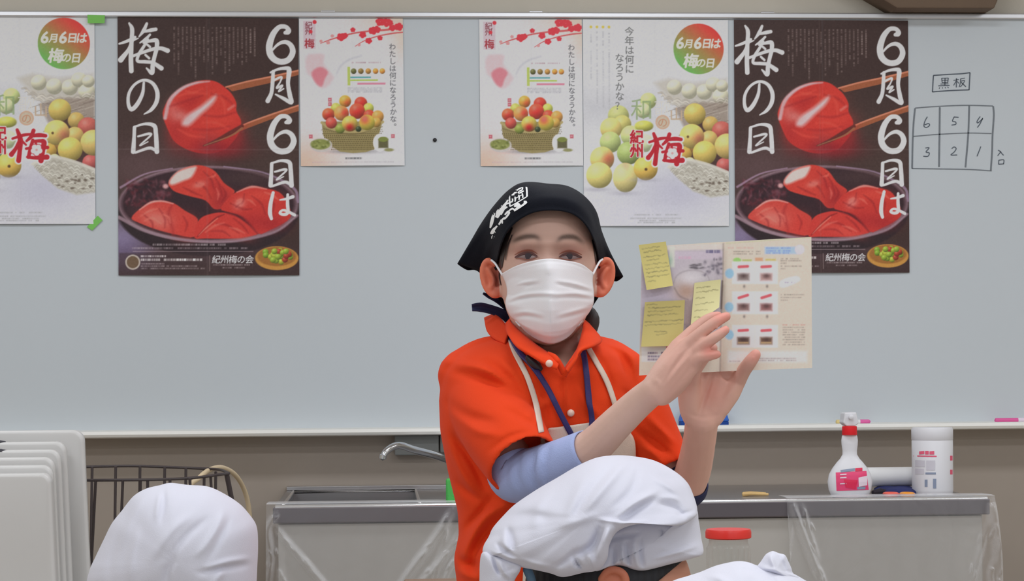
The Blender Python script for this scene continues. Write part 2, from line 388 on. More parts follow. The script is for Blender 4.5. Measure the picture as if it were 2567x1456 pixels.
def make_umeboshi():
    c = Canvas(294, 44, 456, 646, RES, (58, 39, 35)); z4 = lambda L: [(280 + x / 4.4125, 40 + y / 4.4125) for x, y in L]; z5 = lambda L: [(280 + x / 4.283, 360 + y / 4.283) for x, y in L]
    c.gau(360, 420, 130, 70, (92, 68, 70), .8); c.gau(520, 300, 260, 60, (70, 50, 44), .7); c.gau(700, 420, 100, 90, (70, 52, 46), .7); c.gau(305, 600, 70, 60, (140, 128, 160), .9); c.gau(320, 640, 60, 40, (105, 90, 125), .7); c.gau(560, 640, 200, 25, (74, 52, 58), .7)
    for k in range(26): c.line([(294, 330 + k * 5), (750, 322 + k * 5 + rng.uniform(-4, 4))], 2, (78, 56, 50), 4, .25)
    # chopsticks
    for top, bot in (([(1262, 775), (1500, 712), (1750, 660), (2090, 582)], [(2090, 640), (1750, 738), (1500, 795), (1330, 832)]), ([(1150, 1372), (1440, 1200), (1750, 1082), (2090, 968)], [(2090, 1040), (1750, 1145), (1500, 1240), (1300, 1325), (1010, 1432)])):
        c.poly(z4(top + bot), (150, 84, 52), 2); m = [((a[0]), a[1] + 10) for a in top]; c.line(z4(m), 4, (196, 124, 96), 2)
    # plum held by them
    P = z4([(560, 1110), (572, 1020), (640, 900), (760, 795), (900, 733), (1040, 707), (1160, 727), (1260, 795), (1330, 865), (1378, 960), (1378, 1050), (1425, 1140), (1428, 1210), (1400, 1300), (1330, 1400), (1240, 1478), (1080, 1520), (930, 1510), (790, 1460), (680, 1380), (610, 1250)])
    c.poly(P, (196, 50, 40), 3, curve=4)
    c.gau(540, 372, 70, 26, (140, 24, 32), .95); c.gau(440, 330, 26, 40, (168, 38, 36), .7); c.gau(590, 340, 26, 30, (160, 30, 34), .7); c.gau(520, 245, 50, 22, (205, 62, 44), .7); c.gau(480, 255, 38, 18, (170, 34, 32), .75, -.6); c.gau(555, 300, 46, 26, (206, 60, 46), .7)
    c.line(z4([(585, 1130), (640, 935), (770, 805), (930, 740), (1080, 722)]), [9, 10, 8, 6, 2], (200, 180, 186), 5, .9)
    c.poly(z4([(770, 1190), (810, 1110), (980, 1000), (1150, 870), (1120, 960), (980, 1090), (860, 1205), (800, 1215)]), (216, 190, 192), 12, .95, 3); c.gau(450, 290, 20, 14, (206, 130, 124), .7); c.gau(432, 278, 16, 24, (205, 110, 104), .6)
    for a in ([(640, 1000), (760, 960), (1000, 880)], [(1100, 860), (1250, 900), (1370, 1010)], [(1020, 1100), (1200, 1110), (1380, 1060)], [(900, 1250), (1080, 1260), (1300, 1220)]): c.line(z4(a), [2, 6, 2], (150, 26, 30), 8, .55)
    c.line(z4([(1290, 1030), (1350, 990)]), 5, (226, 140, 130), 7, .7); c.line(z4([(1010, 1435), (1150, 1380), (1300, 1300), (1440, 1215)]), [3, 9, 12, 9], (96, 36, 30), 3, .95); c.line(z4([(1020, 1432), (1310, 1325), (1440, 1240)]), [2, 4, 6], (150, 92, 62), 2)
    c.rect(500, 330, 545, 700, (120, 100, 104), .10, 20)
    # bowl
    c.ell(521, 530, 229, 112, (40, 26, 30), 4); c.ell(521, 512, 227, 97, (126, 100, 108), 3); c.ell(521, 511, 219, 89, (48, 26, 32), 5); c.gau(620, 445, 90, 22, (66, 44, 44), .8)
    for k in range(150):
        x, y = rng.uniform(315, 425), rng.uniform(452, 520); c.gau(x, y, rng.uniform(3, 9), rng.uniform(2, 5), [(100, 34, 44), (70, 22, 30), (30, 16, 24), (120, 70, 80)][int(rng.integers(0, 4))], .55, rng.uniform(0, 3))
    c.ell(413, 467, 7, 6, (200, 150, 150), 5); R = (196, 58, 46)
    c.poly(z5([(600, 430), (625, 370), (720, 285), (880, 232), (1000, 243), (1110, 300), (1200, 420), (1300, 490), (1310, 530), (1240, 610), (1190, 690), (1090, 700), (1000, 610), (850, 570), (680, 520), (620, 470)]), R, 3, curve=3)
    c.poly(z5([(612, 400), (700, 300), (850, 250), (905, 255), (850, 360), (760, 400), (640, 445)]), (216, 198, 192), 8, .95, 3); c.gau(500, 462, 18, 8, (222, 140, 128), .7, -.3); c.gau(540, 470, 40, 14, (166, 34, 34), .6, .7); c.gau(555, 505, 30, 26, (140, 26, 32), .6)
    c.poly(z5([(1165, 700), (1230, 600), (1330, 520), (1500, 455), (1660, 480), (1800, 520), (1880, 620), (1925, 750), (1880, 830), (1700, 925), (1560, 965), (1400, 790), (1240, 735)]), (190, 50, 42), 3, curve=3)
    c.gau(600, 510, 16, 12, (222, 150, 140), .75, -.7); c.gau(650, 490, 44, 14, (206, 66, 52), .8); c.gau(680, 560, 40, 22, (150, 28, 34), .6); c.gau(630, 555, 30, 20, (164, 34, 36), .6); c.line(z5([(1340, 520), (1500, 462), (1660, 486)]), [2, 6, 2], (220, 150, 140), 4, .8)
    c.poly(z5([(200, 800), (280, 710), (400, 630), (520, 612), (660, 640), (780, 720), (900, 790), (915, 860), (880, 1000), (700, 980), (480, 925), (280, 850)]), (194, 62, 52), 3, curve=3)
    c.gau(395, 550, 42, 22, (214, 124, 112), .75, .3); c.line(z5([(640, 660), (600, 760), (640, 900), (650, 980)]), [3, 8, 8, 4], (150, 34, 36), 9, .6); c.gau(462, 570, 30, 30, (200, 56, 46), .7); c.line(z5([(290, 710), (410, 632), (530, 618), (650, 645)]), [2, 5, 4, 2], (226, 170, 162), 4, .8)
    c.poly(z5([(880, 1010), (900, 870), (960, 790), (1060, 752), (1180, 738), (1320, 770), (1480, 880), (1575, 960), (1450, 1000), (1250, 1020), (1000, 1018)]), (194, 54, 46), 3, curve=3)
    c.line(z5([(910, 1000), (1000, 905), (1110, 800), (1200, 760)]), [2, 5, 4, 2], (124, 24, 28), 4, .8); c.line(z5([(925, 985), (1010, 900), (1130, 800)]), [1, 4, 2], (224, 130, 110), 3, .8); c.gau(580, 585, 46, 12, (210, 76, 64), .7, .3); c.line(z5([(1230, 740), (1400, 800), (1560, 960)]), [3, 8, 3], (110, 20, 28), 6, .7)
    c.line([(296, 545), (360, 578), (440, 598), (521, 606), (600, 603), (690, 580), (745, 540)], [9, 8, 6, 5, 6, 7, 6], (150, 124, 134), 4, .9); c.line([(300, 470), (360, 437), (430, 422)], [6, 4, 3], (170, 140, 166), 3, .7); c.line([(560, 417), (660, 432), (735, 470), (748, 505)], [3, 4, 7, 7], (150, 126, 150), 3, .8)
    def wrk(L, dark=True, w=5, a=.5, s_=6): c.line(z5(L), [w * .3, w, w * .3], (126, 20, 26) if dark else (232, 130, 112), s_, a)
    for L in ([(980, 300), (1060, 380), (1090, 480)], [(1080, 330), (1150, 440), (1180, 560)], [(900, 420), (1000, 480), (1060, 590)], [(760, 470), (860, 520), (960, 560)], [(1180, 460), (1220, 540), (1180, 620)], [(1270, 640), (1400, 700), (1500, 700)], [(1500, 560), (1600, 640), (1650, 760)], [(1700, 560), (1740, 660), (1700, 800)], [(1420, 540), (1400, 620), (1330, 680)], [(330, 760), (420, 840), (430, 920)], [(500, 700), (560, 800), (560, 900)], [(760, 780), (800, 860), (780, 940)], [(1120, 860), (1240, 880), (1360, 960)], [(1060, 940), (1180, 940), (1260, 990)], [(1300, 800), (1400, 880), (1460, 960)]): wrk(L)
    for L in ([(1040, 360), (1090, 350), (1110, 330)], [(920, 430), (960, 450), (980, 430)], [(1340, 610), (1390, 600), (1370, 660)], [(1450, 600), (1500, 620), (1540, 660)], [(300, 780), (400, 720), (480, 700)], [(340, 830), (420, 800), (520, 860)], [(540, 760), (600, 790), (620, 850)], [(1000, 950), (1100, 880), (1200, 850)], [(1260, 900), (1340, 920), (1420, 960)], [(1640, 520), (1720, 550), (1790, 600)], [(1120, 480), (1140, 540), (1130, 600)]): wrk(L, False, 6, .5, 5)
    for L in ([(700, 900), (860, 850), (1040, 860)], [(820, 830), (900, 850), (1000, 800)], [(1180, 860), (1240, 960), (1250, 1080)], [(1000, 1180), (1150, 1180), (1290, 1250)], [(720, 1250), (860, 1320), (1020, 1340)]): c.line(z4(L), [2, 6, 2], (222, 84, 66), 7, .5)
    # small print
    for k in range(20):
        x = 436 + k * 10.7; L = [95, 122, 70, 60, 100, 130, 75, 90, 88, 120, 95, 72, 118, 112, 92, 80, 96, 88, 66, 74][k]
        c.dashes(67, x, 67 + L, 5.2, (166, 150, 146), .42 if k < 18 else .6, vert=True, seed=k)
    c.dashes(380, 613, 565, 6, (206, 196, 198), .6); c.dashes(328, 622, 620, 6, (190, 176, 180), .5); c.rect(330, 629, 634, 631, (190, 170, 172), .5)
    c.rect(296, 634, 748, 688, (58, 40, 42), .5, 4); c.ell(330, 657, 19, 19, (178, 166, 156), 2); c.ell(330, 657, 15, 15, (104, 82, 62), 2)
    c.dashes(350, 642, 414, 6, (214, 206, 206), .8); c.dashes(350, 651, 514, 7, (226, 220, 218), .95, gap=.1)
    for y, x1 in ((661, 410), (667, 498), (673, 512)): c.dashes(350, y, x1, 4.5, (190, 176, 178), .55)
    c.rect(522, 640, 525, 680, (110, 92, 90), .8); c.text('紀州梅の会', 540, 650, 22, 21, WHITE, bold=.02, skew=.12); c.dashes(532, 664, 632, 4.5, (190, 178, 178), .6); c.dashes(556, 671, 612, 4.5, (190, 178, 178), .5)
    c.ell(693, 647, 55, 30, (186, 134, 62), 2); c.ell(693, 643, 49, 24, (150, 98, 44), 3)
    for k in range(34):
        a = rng.uniform(0, 6.28); q = math.sqrt(rng.uniform(0, 1)); c.ball(693 + 36 * q * math.cos(a), 641 + 16 * q * math.sin(a), 7.5, [(130, 150, 46), (112, 142, 42), (150, 158, 52), (150, 56, 36)][int(rng.integers(0, 4)) if k % 3 else 0], soft=2)
    # brush lettering
    brush_six(c, 0, 0); brush_six(c, 1.5, 225.5)
    c.line(z4([(1790, 610), (1782, 740), (1768, 850), (1728, 935)]), [9, 10, 10, 12], WHITE); c.line(z4([(1760, 620), (1850, 582), (1945, 572), (1968, 600), (1955, 740), (1975, 870), (1990, 950), (1900, 905), (1815, 862)]), [5, 7, 10, 13, 10, 12, 11, 9, 4], WHITE); c.line(z4([(1800, 705), (1880, 670), (1870, 720), (1830, 790), (1890, 765), (1850, 830), (1905, 800)]), [6, 6, 4, 6, 6, 4, 4], WHITE)
    def nichi(ox, oy, s=1.0):
        q = lambda L: [(ox + x * s, oy + y * s) for x, y in L]
        c.line(q([(4, 8), (3, 30), (1, 62)]), [9, 9, 12], WHITE); c.line(q([(5, 6), (28, 0), (48, 4), (52, 22), (54, 62)]), [5, 7, 11, 11, 12], WHITE); c.line(q([(12, 28), (36, 22), (40, 26), (16, 48), (34, 40)]), [5, 7, 5, 4, 3], WHITE); c.line(q([(6, 64), (36, 54), (50, 58)]), [6, 8, 8], WHITE)
    nichi(677, 402); nichi(331, 311, 1.12)
    c.line(z5([(1732, 525), (1705, 640), (1697, 740), (1712, 805)]), [8, 10, 11, 8], WHITE); c.line(z5([(1808, 602), (1880, 590), (1945, 568)]), [4, 7, 9], WHITE); c.line(z5([(1890, 545), (1888, 640), (1890, 735), (1850, 760), (1805, 745), (1830, 715), (1880, 722), (1965, 765)]), [7, 9, 9, 8, 7, 6, 7, 8], WHITE)
    for L, w in (([(80, 312), (160, 285), (255, 238)], [5, 8, 7]), ([(190, 85), (222, 150), (215, 300), (208, 480), (212, 612)], [5, 11, 11, 12, 12]), ([(225, 275), (180, 380), (95, 490)], [8, 9, 14]), ([(240, 270), (290, 250)], [6, 3]), ([(385, 88), (350, 165), (300, 232)], [7, 10, 4]), ([(340, 180), (430, 160), (485, 150)], [5, 10, 9]), ([(420, 210), (370, 260), (310, 300)], [6, 8, 4]),
                 ([(400, 262), (345, 350), (300, 420), (280, 500), (370, 510), (450, 520), (545, 580)], [5, 8, 8, 8, 9, 9, 12]), ([(350, 300), (420, 280), (490, 275), (495, 350), (470, 450), (450, 540), (440, 630), (380, 580)], [6, 8, 12, 11, 10, 11, 12, 4]), ([(235, 445), (330, 410), (450, 370), (540, 360), (615, 385)], [7, 8, 9, 10, 12]), ([(390, 320), (420, 345)], [6, 6]), ([(370, 435), (410, 470)], [6, 6])):
        c.line(z4(L), w, WHITE)
    c.line(z4([(350, 740), (335, 860), (275, 980), (212, 1035), (178, 975), (185, 860), (250, 760), (350, 712), (445, 745), (498, 840), (490, 950), (430, 1040), (352, 1088)]), [6, 9, 11, 11, 9, 8, 7, 7, 9, 11, 11, 9, 3], WHITE)
    c.rect(294, 373, 750, 376, (150, 140, 140), .18, 3); c.rect(516, 44, 519, 690, (150, 140, 140), .12, 4); c.grain(1.6)
    return c
def make_fruit():
    z = lambda x, y: (1450 + x / 2.6475, 30 + y / 2.6475); c = Canvas(1462, 49, 366, 518, RES, (204, 204, 206)); S = 1 / 2.6475
    c.rect(1455, 240, 1640, 303, (176, 176, 182), .45, 60); c.gau(1560, 540, 220, 50, (196, 194, 206), .5)
    c.gau(1700, 480, 110, 60, (182, 180, 196), .8)
    def b(x, y, r, col, **k): c.ball(*z(x, y), r * S, col, **k)
    # basket
    zz = lambda L: [z(*p) for p in L]
    c.poly(zz([(505, 470), (600, 440), (760, 470), (990, 440), (1000, 760), (880, 700), (700, 640), (600, 580)]), (186, 180, 168), 14, .8); 
    for x, y, r in ((640, 500, 50), (740, 525, 52), (840, 530, 52), (900, 480, 50), (950, 560, 55), (960, 490, 40)): b(x, y, r, (192, 188, 164), dark=.8)
    def weave(r0, r1, nrow, cols, wst, step=19):
        A = catmull(np.array(r0, float), 60); B = catmull(np.array(r1, float), 60)
        for i in range(nrow):
            t = (i + .5) / nrow; P = A * (1 - t) + B * t; L = np.concatenate([[0], np.cumsum(np.hypot(*np.diff(P, axis=0).T))]); s_ = -step * (.5 if i % 2 else 0)
            while s_ < L[-1]:
                a0, a1 = max(s_, 0), min(s_ + step * 1.15, L[-1])
                if a1 > a0 + 2:
                    q = [(np.interp(s, L, P[:, 0]), np.interp(s, L, P[:, 1])) for s in (a0, (a0 + a1) / 2, a1)]; off = [5, -4, 5]; q = [(x, y + o * (1.3 if wst > 3 else 1)) for (x, y), o in zip(q, off)]
                    c.line(zz(q), [wst * .55, wst, wst * .55], cols[int(rng.integers(0, len(cols)))], 2, .8); c.line(zz([(x, y + wst * 1.5) for x, y in q]), [.6, 1.6, .6], (128, 118, 106), 2, .5)
                s_ += step * 1.3
    weave([(520, 520), (640, 560), (800, 585), (1000, 560)], [(600, 600), (700, 640), (840, 640), (1000, 625)], 4, [(206, 200, 188), (176, 168, 156), (190, 184, 172)], 5, 44)
    c.poly(zz([(640, 640), (780, 600), (1000, 600), (1000, 760), (850, 740), (700, 760)]), (140, 124, 112), 8, .75)
    for k in range(26): x = rng.uniform(620, 990); y = rng.uniform(610, 760); c.line(zz([(x - 50, y + 16), (x + 50, y - 16)]), [1, 3, 1], [(190, 182, 168), (112, 98, 88)][k % 2], 2, .7)
    c.poly(zz([(660, 830), (800, 720), (1000, 740), (1000, 1060), (860, 1040), (700, 980)]), (74, 50, 46), 6)
    for a in ((880, 745, 54, (178, 150, 84)), (955, 790, 66, (170, 86, 76)), (870, 845, 58, (194, 162, 96)), (705, 940, 50, (188, 150, 72)), (780, 900, 40, (150, 110, 60)), (970, 1020, 52, (172, 84, 80)), (830, 1010, 40, (190, 150, 120)), (740, 1000, 36, (196, 190, 140)), (990, 890, 84, (200, 172, 102)), (775, 678, 73, (190, 166, 88))): b(*a)
    b(755, 825, 82, (202, 178, 100), blush=(.6, .2, .5, (196, 124, 90))); c.ell(*z(728, 828), 3, 3, (90, 70, 40), 3); b(840, 935, 80, (198, 174, 92))
    c.poly(zz([(596, 1030), (700, 975), (850, 1005), (1000, 1062), (1000, 1215), (880, 1232), (760, 1190), (660, 1105)]), (184, 180, 168), 6)
    weave([(604, 1040), (700, 995), (850, 1025), (1000, 1082)], [(690, 1120), (770, 1185), (880, 1220), (1000, 1208)], 8, [(206, 203, 192), (190, 186, 174), (170, 164, 150)], 4.4, 30)
    c.line(zz([(598, 1030), (700, 980), (850, 1008), (1000, 1066)]), 7, (206, 202, 192), 3, .85)
    for k in range(24): x = rng.uniform(760, 990); y = rng.uniform(1095, 1190); c.ell(*z(x, y), rng.uniform(2, 5), 2.2, (104, 92, 80), 3, .8)
    # fruit on the cloth
    for a in ((265, 690, 70, (170, 172, 108)), (290, 745, 60, (180, 172, 100)), (215, 775, 72, (204, 186, 112)), (465, 590, 54, (178, 188, 124)), (430, 655, 50, (192, 198, 150)), (210, 865, 70, (168, 180, 114)), (345, 820, 66, (180, 190, 124)), (440, 870, 60, (196, 204, 160))): b(*a, dark=.72)
    c.ball(*z(435, 757), 62 * S, (182, 180, 84), ry=36 * S); b(155, 975, 80, (206, 190, 112), blush=(.55, .0, .6, (192, 112, 80))); b(330, 938, 76, (152, 168, 98)); b(135, 1085, 86, (208, 194, 116)); c.ball(*z(308, 1100), 82 * S, (208, 194, 128), ry=98 * S, blush=(0, -.8, .5, (206, 160, 120))); b(445, 1038, 80, (208, 172, 84)); c.ell(*z(447, 1045), 3.5, 3.5, (80, 60, 34), 3)
    for x, y in ((120, 1180), (300, 1205), (440, 1115)): c.gau(*z(x, y), 34, 5, (150, 146, 160), .45)
    # lettering
    c.char('和', *z(420, 645), 58, (136, 156, 110), .8, 1.0); c.char('歌', *z(560, 640), 44, (206, 202, 196), .9); c.char('山', *z(652, 678), 36, (186, 164, 140), .95, bold=.02); c.ell(*z(560, 731), 18, 18, (196, 160, 132), 1.5, .9); c.ell(*z(560, 731), 14, 14, (190, 180, 160), 1.5, .8); c.char('の', *z(560, 733), 26, (188, 140, 112), 1, bold=.02)
    RED = (176, 30, 44)
    for ch, y in (('紀', 830), ('州', 920)):
        c.char(ch, *z(386, y), 38, (222, 216, 214), 1, .98, bold=.07); c.char(ch, *z(386, y), 37, RED, 1, .98, bold=.035)
    U = [([(470, 865), (540, 842), (600, 835)], [6, 8, 6]), ([(500, 808), (520, 870), (515, 950), (508, 1008)], [8, 13, 11, 12]), ([(515, 880), (490, 930), (462, 968)], [9, 9, 12]), ([(530, 880), (556, 905)], [7, 5]), ([(605, 812), (590, 850), (560, 880)], [10, 10, 6]), ([(590, 848), (640, 842), (682, 846)], [8, 11, 9]), ([(600, 875), (585, 930), (572, 985)], [8, 10, 9]), ([(600, 882), (650, 880), (672, 890), (662, 950), (652, 1008)], [7, 9, 13, 12, 13]), ([(565, 985), (620, 990), (690, 985)], [7, 9, 13]), ([(560, 930), (600, 922)], [6, 6])]
    for L, w in U: c.line(zz(L), [x + 7 for x in w], (224, 218, 216), 3)
    for L, w in U: c.line(zz(L), w, RED, 1.6)
    for L, w in (([(556, 930), (610, 922), (694, 922)], [6, 7, 9]), ([(618, 890), (624, 912)], [7, 5]), ([(612, 940), (620, 972)], [6, 5])): c.line(zz(L), w, RED, 1.6)
    for k in range(5): a = k * 1.2566 + .3; c.ell(*z(624 + 21 * math.cos(a), 938 + 21 * math.sin(a)), 8.2, 8.2, RED, 2); 
    for k in range(5): a = k * 1.2566 + .3; c.ell(*z(624 + 21 * math.cos(a), 938 + 21 * math.sin(a)), 6.6, 6.6, (222, 214, 212), 2)
    c.ell(*z(624, 938), 3, 3, (206, 150, 150), 2)
    # round badge
    x0, y0 = z(803, 243); r = 168 * S; sl, X, Y = c.win(x0 - r - 3, y0 - r - 3, x0 + r + 3, y0 + r + 3); t = np.clip(((X - x0) * .62 - (Y - y0) * .78) / r * .55 + .5, 0, 1)[..., None]
    G = np.where(t < .5, np.array([106, 170, 84]) * (1 - 2 * t) + np.array([158, 126, 70]) * 2 * t, np.array([158, 126, 70]) * (2 - 2 * t) + np.array([214, 56, 50]) * (2 * t - 1)); c.mix(sl, np.clip(.5 - (np.hypot(X - x0, Y - y0) - r) / 2, 0, 1), G)
    wt = (222, 214, 198)
    for ch, x, y, s_ in (('6', 682, 200, 40), ('月', 738, 208, 24), ('6', 800, 200, 40), ('日', 858, 206, 26), ('は', 918, 206, 28), ('梅', 752, 322, 38), ('の', 820, 335, 25), ('日', 882, 336, 26)): c.char(ch, *z(x, y), s_, wt, 1, skew=.15, bold=.035)
    g = (112, 112, 112); c.text('今年は何に', *z(340, 128), 24, 23.6, g, vert=True, bold=.012); c.text('なろうかな？', *z(274, 305), 24, 24, g, vert=True, bold=.012)
    for k, (x, L) in enumerate(((85, 450), (125, 610), (165, 640), (205, 650))):
        c.ell(*z(x, 101), 3.4, 3.4, (206, 184, 76), 2); c.dashes(z(0, 130)[1], z(x, 0)[0], z(0, 230)[1], 5, (160, 160, 164), .55, vert=True, seed=k, gap=.9); c.dashes(z(0, 248)[1], z(x, 0)[0], z(0, L)[1], 5, (166, 166, 170), .5, vert=True, seed=k + 9)
    for a, b_, y in ((368, 660, 1347), (340, 680, 1371), (400, 640, 1386), (388, 640, 1399)): c.dashes(z(a, 0)[0], z(0, y)[1], z(b_, 0)[0], 4.4, (150, 150, 150), .6)
    c.grain(1.4); return c
def make_basket():
    q = 1 / 3.641; z = lambda x, y: (740 + x * q, 30 + y * q); zz = lambda L: [z(*p) for p in L]; c = Canvas(751, 46, 263, 370, .75, (205, 204, 206))
    c.gau(*z(1000, 60), 100, 34, (222, 184, 168), .9); c.gau(*z(1010, 230), 30, 50, (222, 188, 172), .8); c.gau(*z(40, 1400), 90, 60, (226, 176, 156), .95)
    R = (206, 50, 62)
    for L, w in (([(235, 285), (330, 250), (470, 210), (560, 190), (700, 172), (860, 160), (1000, 125)], [2, 4, 5, 5, 6, 7, 8]), ([(555, 312), (640, 262), (760, 222), (900, 195), (1000, 185)], [2, 3, 4, 5, 4])): c.line(zz(L), [x * .75 for x in w], (196, 90, 90), 1.6)
    for x, y, r in ((425, 228, 11), (460, 215, 8), (535, 162, 6.5), (625, 208, 9), (720, 170, 11), (755, 160, 10), (790, 88, 12), (850, 95, 12), (880, 100, 8), (680, 262, 8.5), (785, 238, 6.5), (900, 145, 9), (960, 135, 11), (240, 265, 4), (305, 278, 5), (345, 218, 4.5), (590, 300, 4)):
        for k in range(5): a = k * 1.257 + x; c.ell(z(x, y)[0] + r * .55 * math.cos(a), z(x, y)[1] + r * .5 * math.sin(a), r * .5, r * .45, R if r > 5 else (210, 140, 140), 1.8)
    c.rect(*z(78, 80), *z(190, 335), (196, 176, 184), .8); c.text('紀州', *z(128, 120), 20, 15, (130, 60, 70), vert=True, bold=.02); c.char('梅', *z(133, 285), 26, (160, 50, 60), bold=.03); c.ell(*z(183, 90), 5, 5, R, 2); c.ell(*z(146, 178), 4.5, 4.5, R, 2)
    c.poly(zz([(105, 400), (200, 380), (270, 395), (260, 470), (330, 560), (350, 610), (280, 690), (210, 680), (160, 600), (100, 540)]), (208, 178, 182), 8, .75, 3); c.poly(zz([(150, 550), (230, 500), (300, 545), (270, 610), (240, 680), (180, 640)]), (206, 110, 122), 6, .8, 3)
    c.line(zz([(380, 560), (430, 480), (520, 425), (610, 400)]), [3, 5, 5, 3], (180, 180, 186), 5, .6)
    c.rect(*z(480, 455), *z(815, 690), (212, 210, 212), .7); c.rect(*z(480, 500), *z(505, 670), (176, 190, 96)); c.dashes(z(520, 0)[0], z(0, 462)[1], z(790, 0)[0], 4, (150, 110, 120), .6)
    for k, x in enumerate((537, 604, 672, 740, 802)): c.ball(*z(x, 540), 7, [(96, 96, 50), (130, 106, 54), (170, 124, 58), (204, 136, 56), (212, 140, 60)][k], soft=2)
    c.rect(*z(505, 590), *z(695, 603), (86, 156, 160)); c.rect(*z(505, 616), *z(760, 630), (170, 190, 84)); c.rect(*z(570, 646), *z(830, 664), (214, 130, 150))
    for y in (692, 705, 720, 732): c.dashes(z(480, 0)[0], z(0, y)[1], z(800, 0)[0], 3.5, (150, 150, 156), .5)
    c.text('わたしは何になろうかな', *z(898, 316), 18, 18.2, (96, 96, 100), vert=True, bold=.012); c.char('。', z(898, 0)[0] + 10, z(0, 316)[1] + 11 * 18.2 - 9, 18, (96, 96, 100), bold=.012)
    # basket of fruit
    c.gau(*z(520, 1275), 60, 5, (120, 116, 120), .8); c.poly(zz([(235, 1000), (800, 1000), (760, 1130), (720, 1255), (640, 1282), (520, 1290), (400, 1275), (330, 1230), (250, 1130)]), (146, 132, 86), 2)
    for k in range(11):
        y = 1075 + k * 18; s_ = 1 - .30 * (k / 10) ** 1.5
        for x in np.arange(-280, 281, 19): c.rect(*z(520 + (x - 6 + (k % 2) * 9) * s_, y - 5), *z(520 + (x + 5 + (k % 2) * 9) * s_, y + 5), (84, 72, 42), .75 if k > 1 else .4, 1.2)
    c.line(zz([(238, 1010), (330, 1065), (520, 1092), (700, 1070), (800, 1005)]), 7, (168, 152, 102), 2); c.line(zz([(245, 1060), (400, 1105), (560, 1115), (795, 1050)]), 2, (110, 96, 60), 2, .7)
    for x, y, r, col, bl in ((370, 880, 50, (172, 170, 80), None), (455, 815, 55, (192, 150, 60), (.4, .3, .7, (206, 96, 50))), (600, 835, 60, (180, 70, 46), (0, .2, .9, (190, 44, 40))), (670, 880, 48, (178, 180, 84), None), (300, 935, 58, (176, 96, 56), (.1, .3, .8, (180, 48, 40))), (420, 925, 68, (204, 140, 74), (.5, -.1, .6, (196, 70, 52))), (565, 905, 72, (200, 84, 54), (.1, .2, .8, (190, 46, 40))), (675, 945, 52, (190, 70, 50), None), (755, 955, 55, (196, 140, 70), None), (740, 1010, 45, (186, 146, 70), None), (405, 1065, 45, (130, 140, 60), None), (325, 1012, 52, (184, 76, 64), None), (655, 1010, 72, (190, 176, 70), (-.3, -.4, .6, (196, 60, 50))), (495, 1020, 72, (186, 168, 78), (.0, .5, .55, (196, 36, 36))), (575, 1070, 26, (50, 60, 36), None)):
        c.ball(*z(x, y), r * q, col, blush=bl, dark=.55)
    c.ell(*z(228, 1215), 28, 18, (190, 182, 178), 2); c.ell(*z(222, 1208), 25, 13, (128, 134, 70), 3); 
    for k in range(24): c.gau(z(222, 0)[0] + rng.uniform(-22, 22), z(0, 1208)[1] + rng.uniform(-9, 9), 3, 2, [(96, 104, 48), (156, 160, 96)][k % 2], .8)
    c.ell(*z(770, 1195), 17, 22, (226, 222, 224), 3); c.rect(*z(757, 1165), *z(848, 1245), (92, 88, 56), 1, 4); c.ell(*z(803, 1165), 12.5, 6.5, (120, 128, 60), 2); c.ell(*z(855, 1262), 12, 4, (140, 138, 92), 2)
    for x, y in ((315, 800), (315, 840), (135, 1135), (893, 1135)): c.rect(*z(x - 16, y - 16), *z(x + 16, y + 18), (180, 70, 84), .85, 2); c.dashes(z(x - 10, 0)[0], z(0, y)[1], z(x + 10, 0)[0], 4, (220, 200, 200), .7)
    c.dashes(z(450, 0)[0], z(0, 1337)[1], z(605, 0)[0], 6, (110, 110, 112), .9, gap=.05); c.dashes(z(145, 0)[0], z(0, 1372)[1], z(900, 0)[0], 3.5, (170, 166, 168), .6); c.grain(1.4); return c
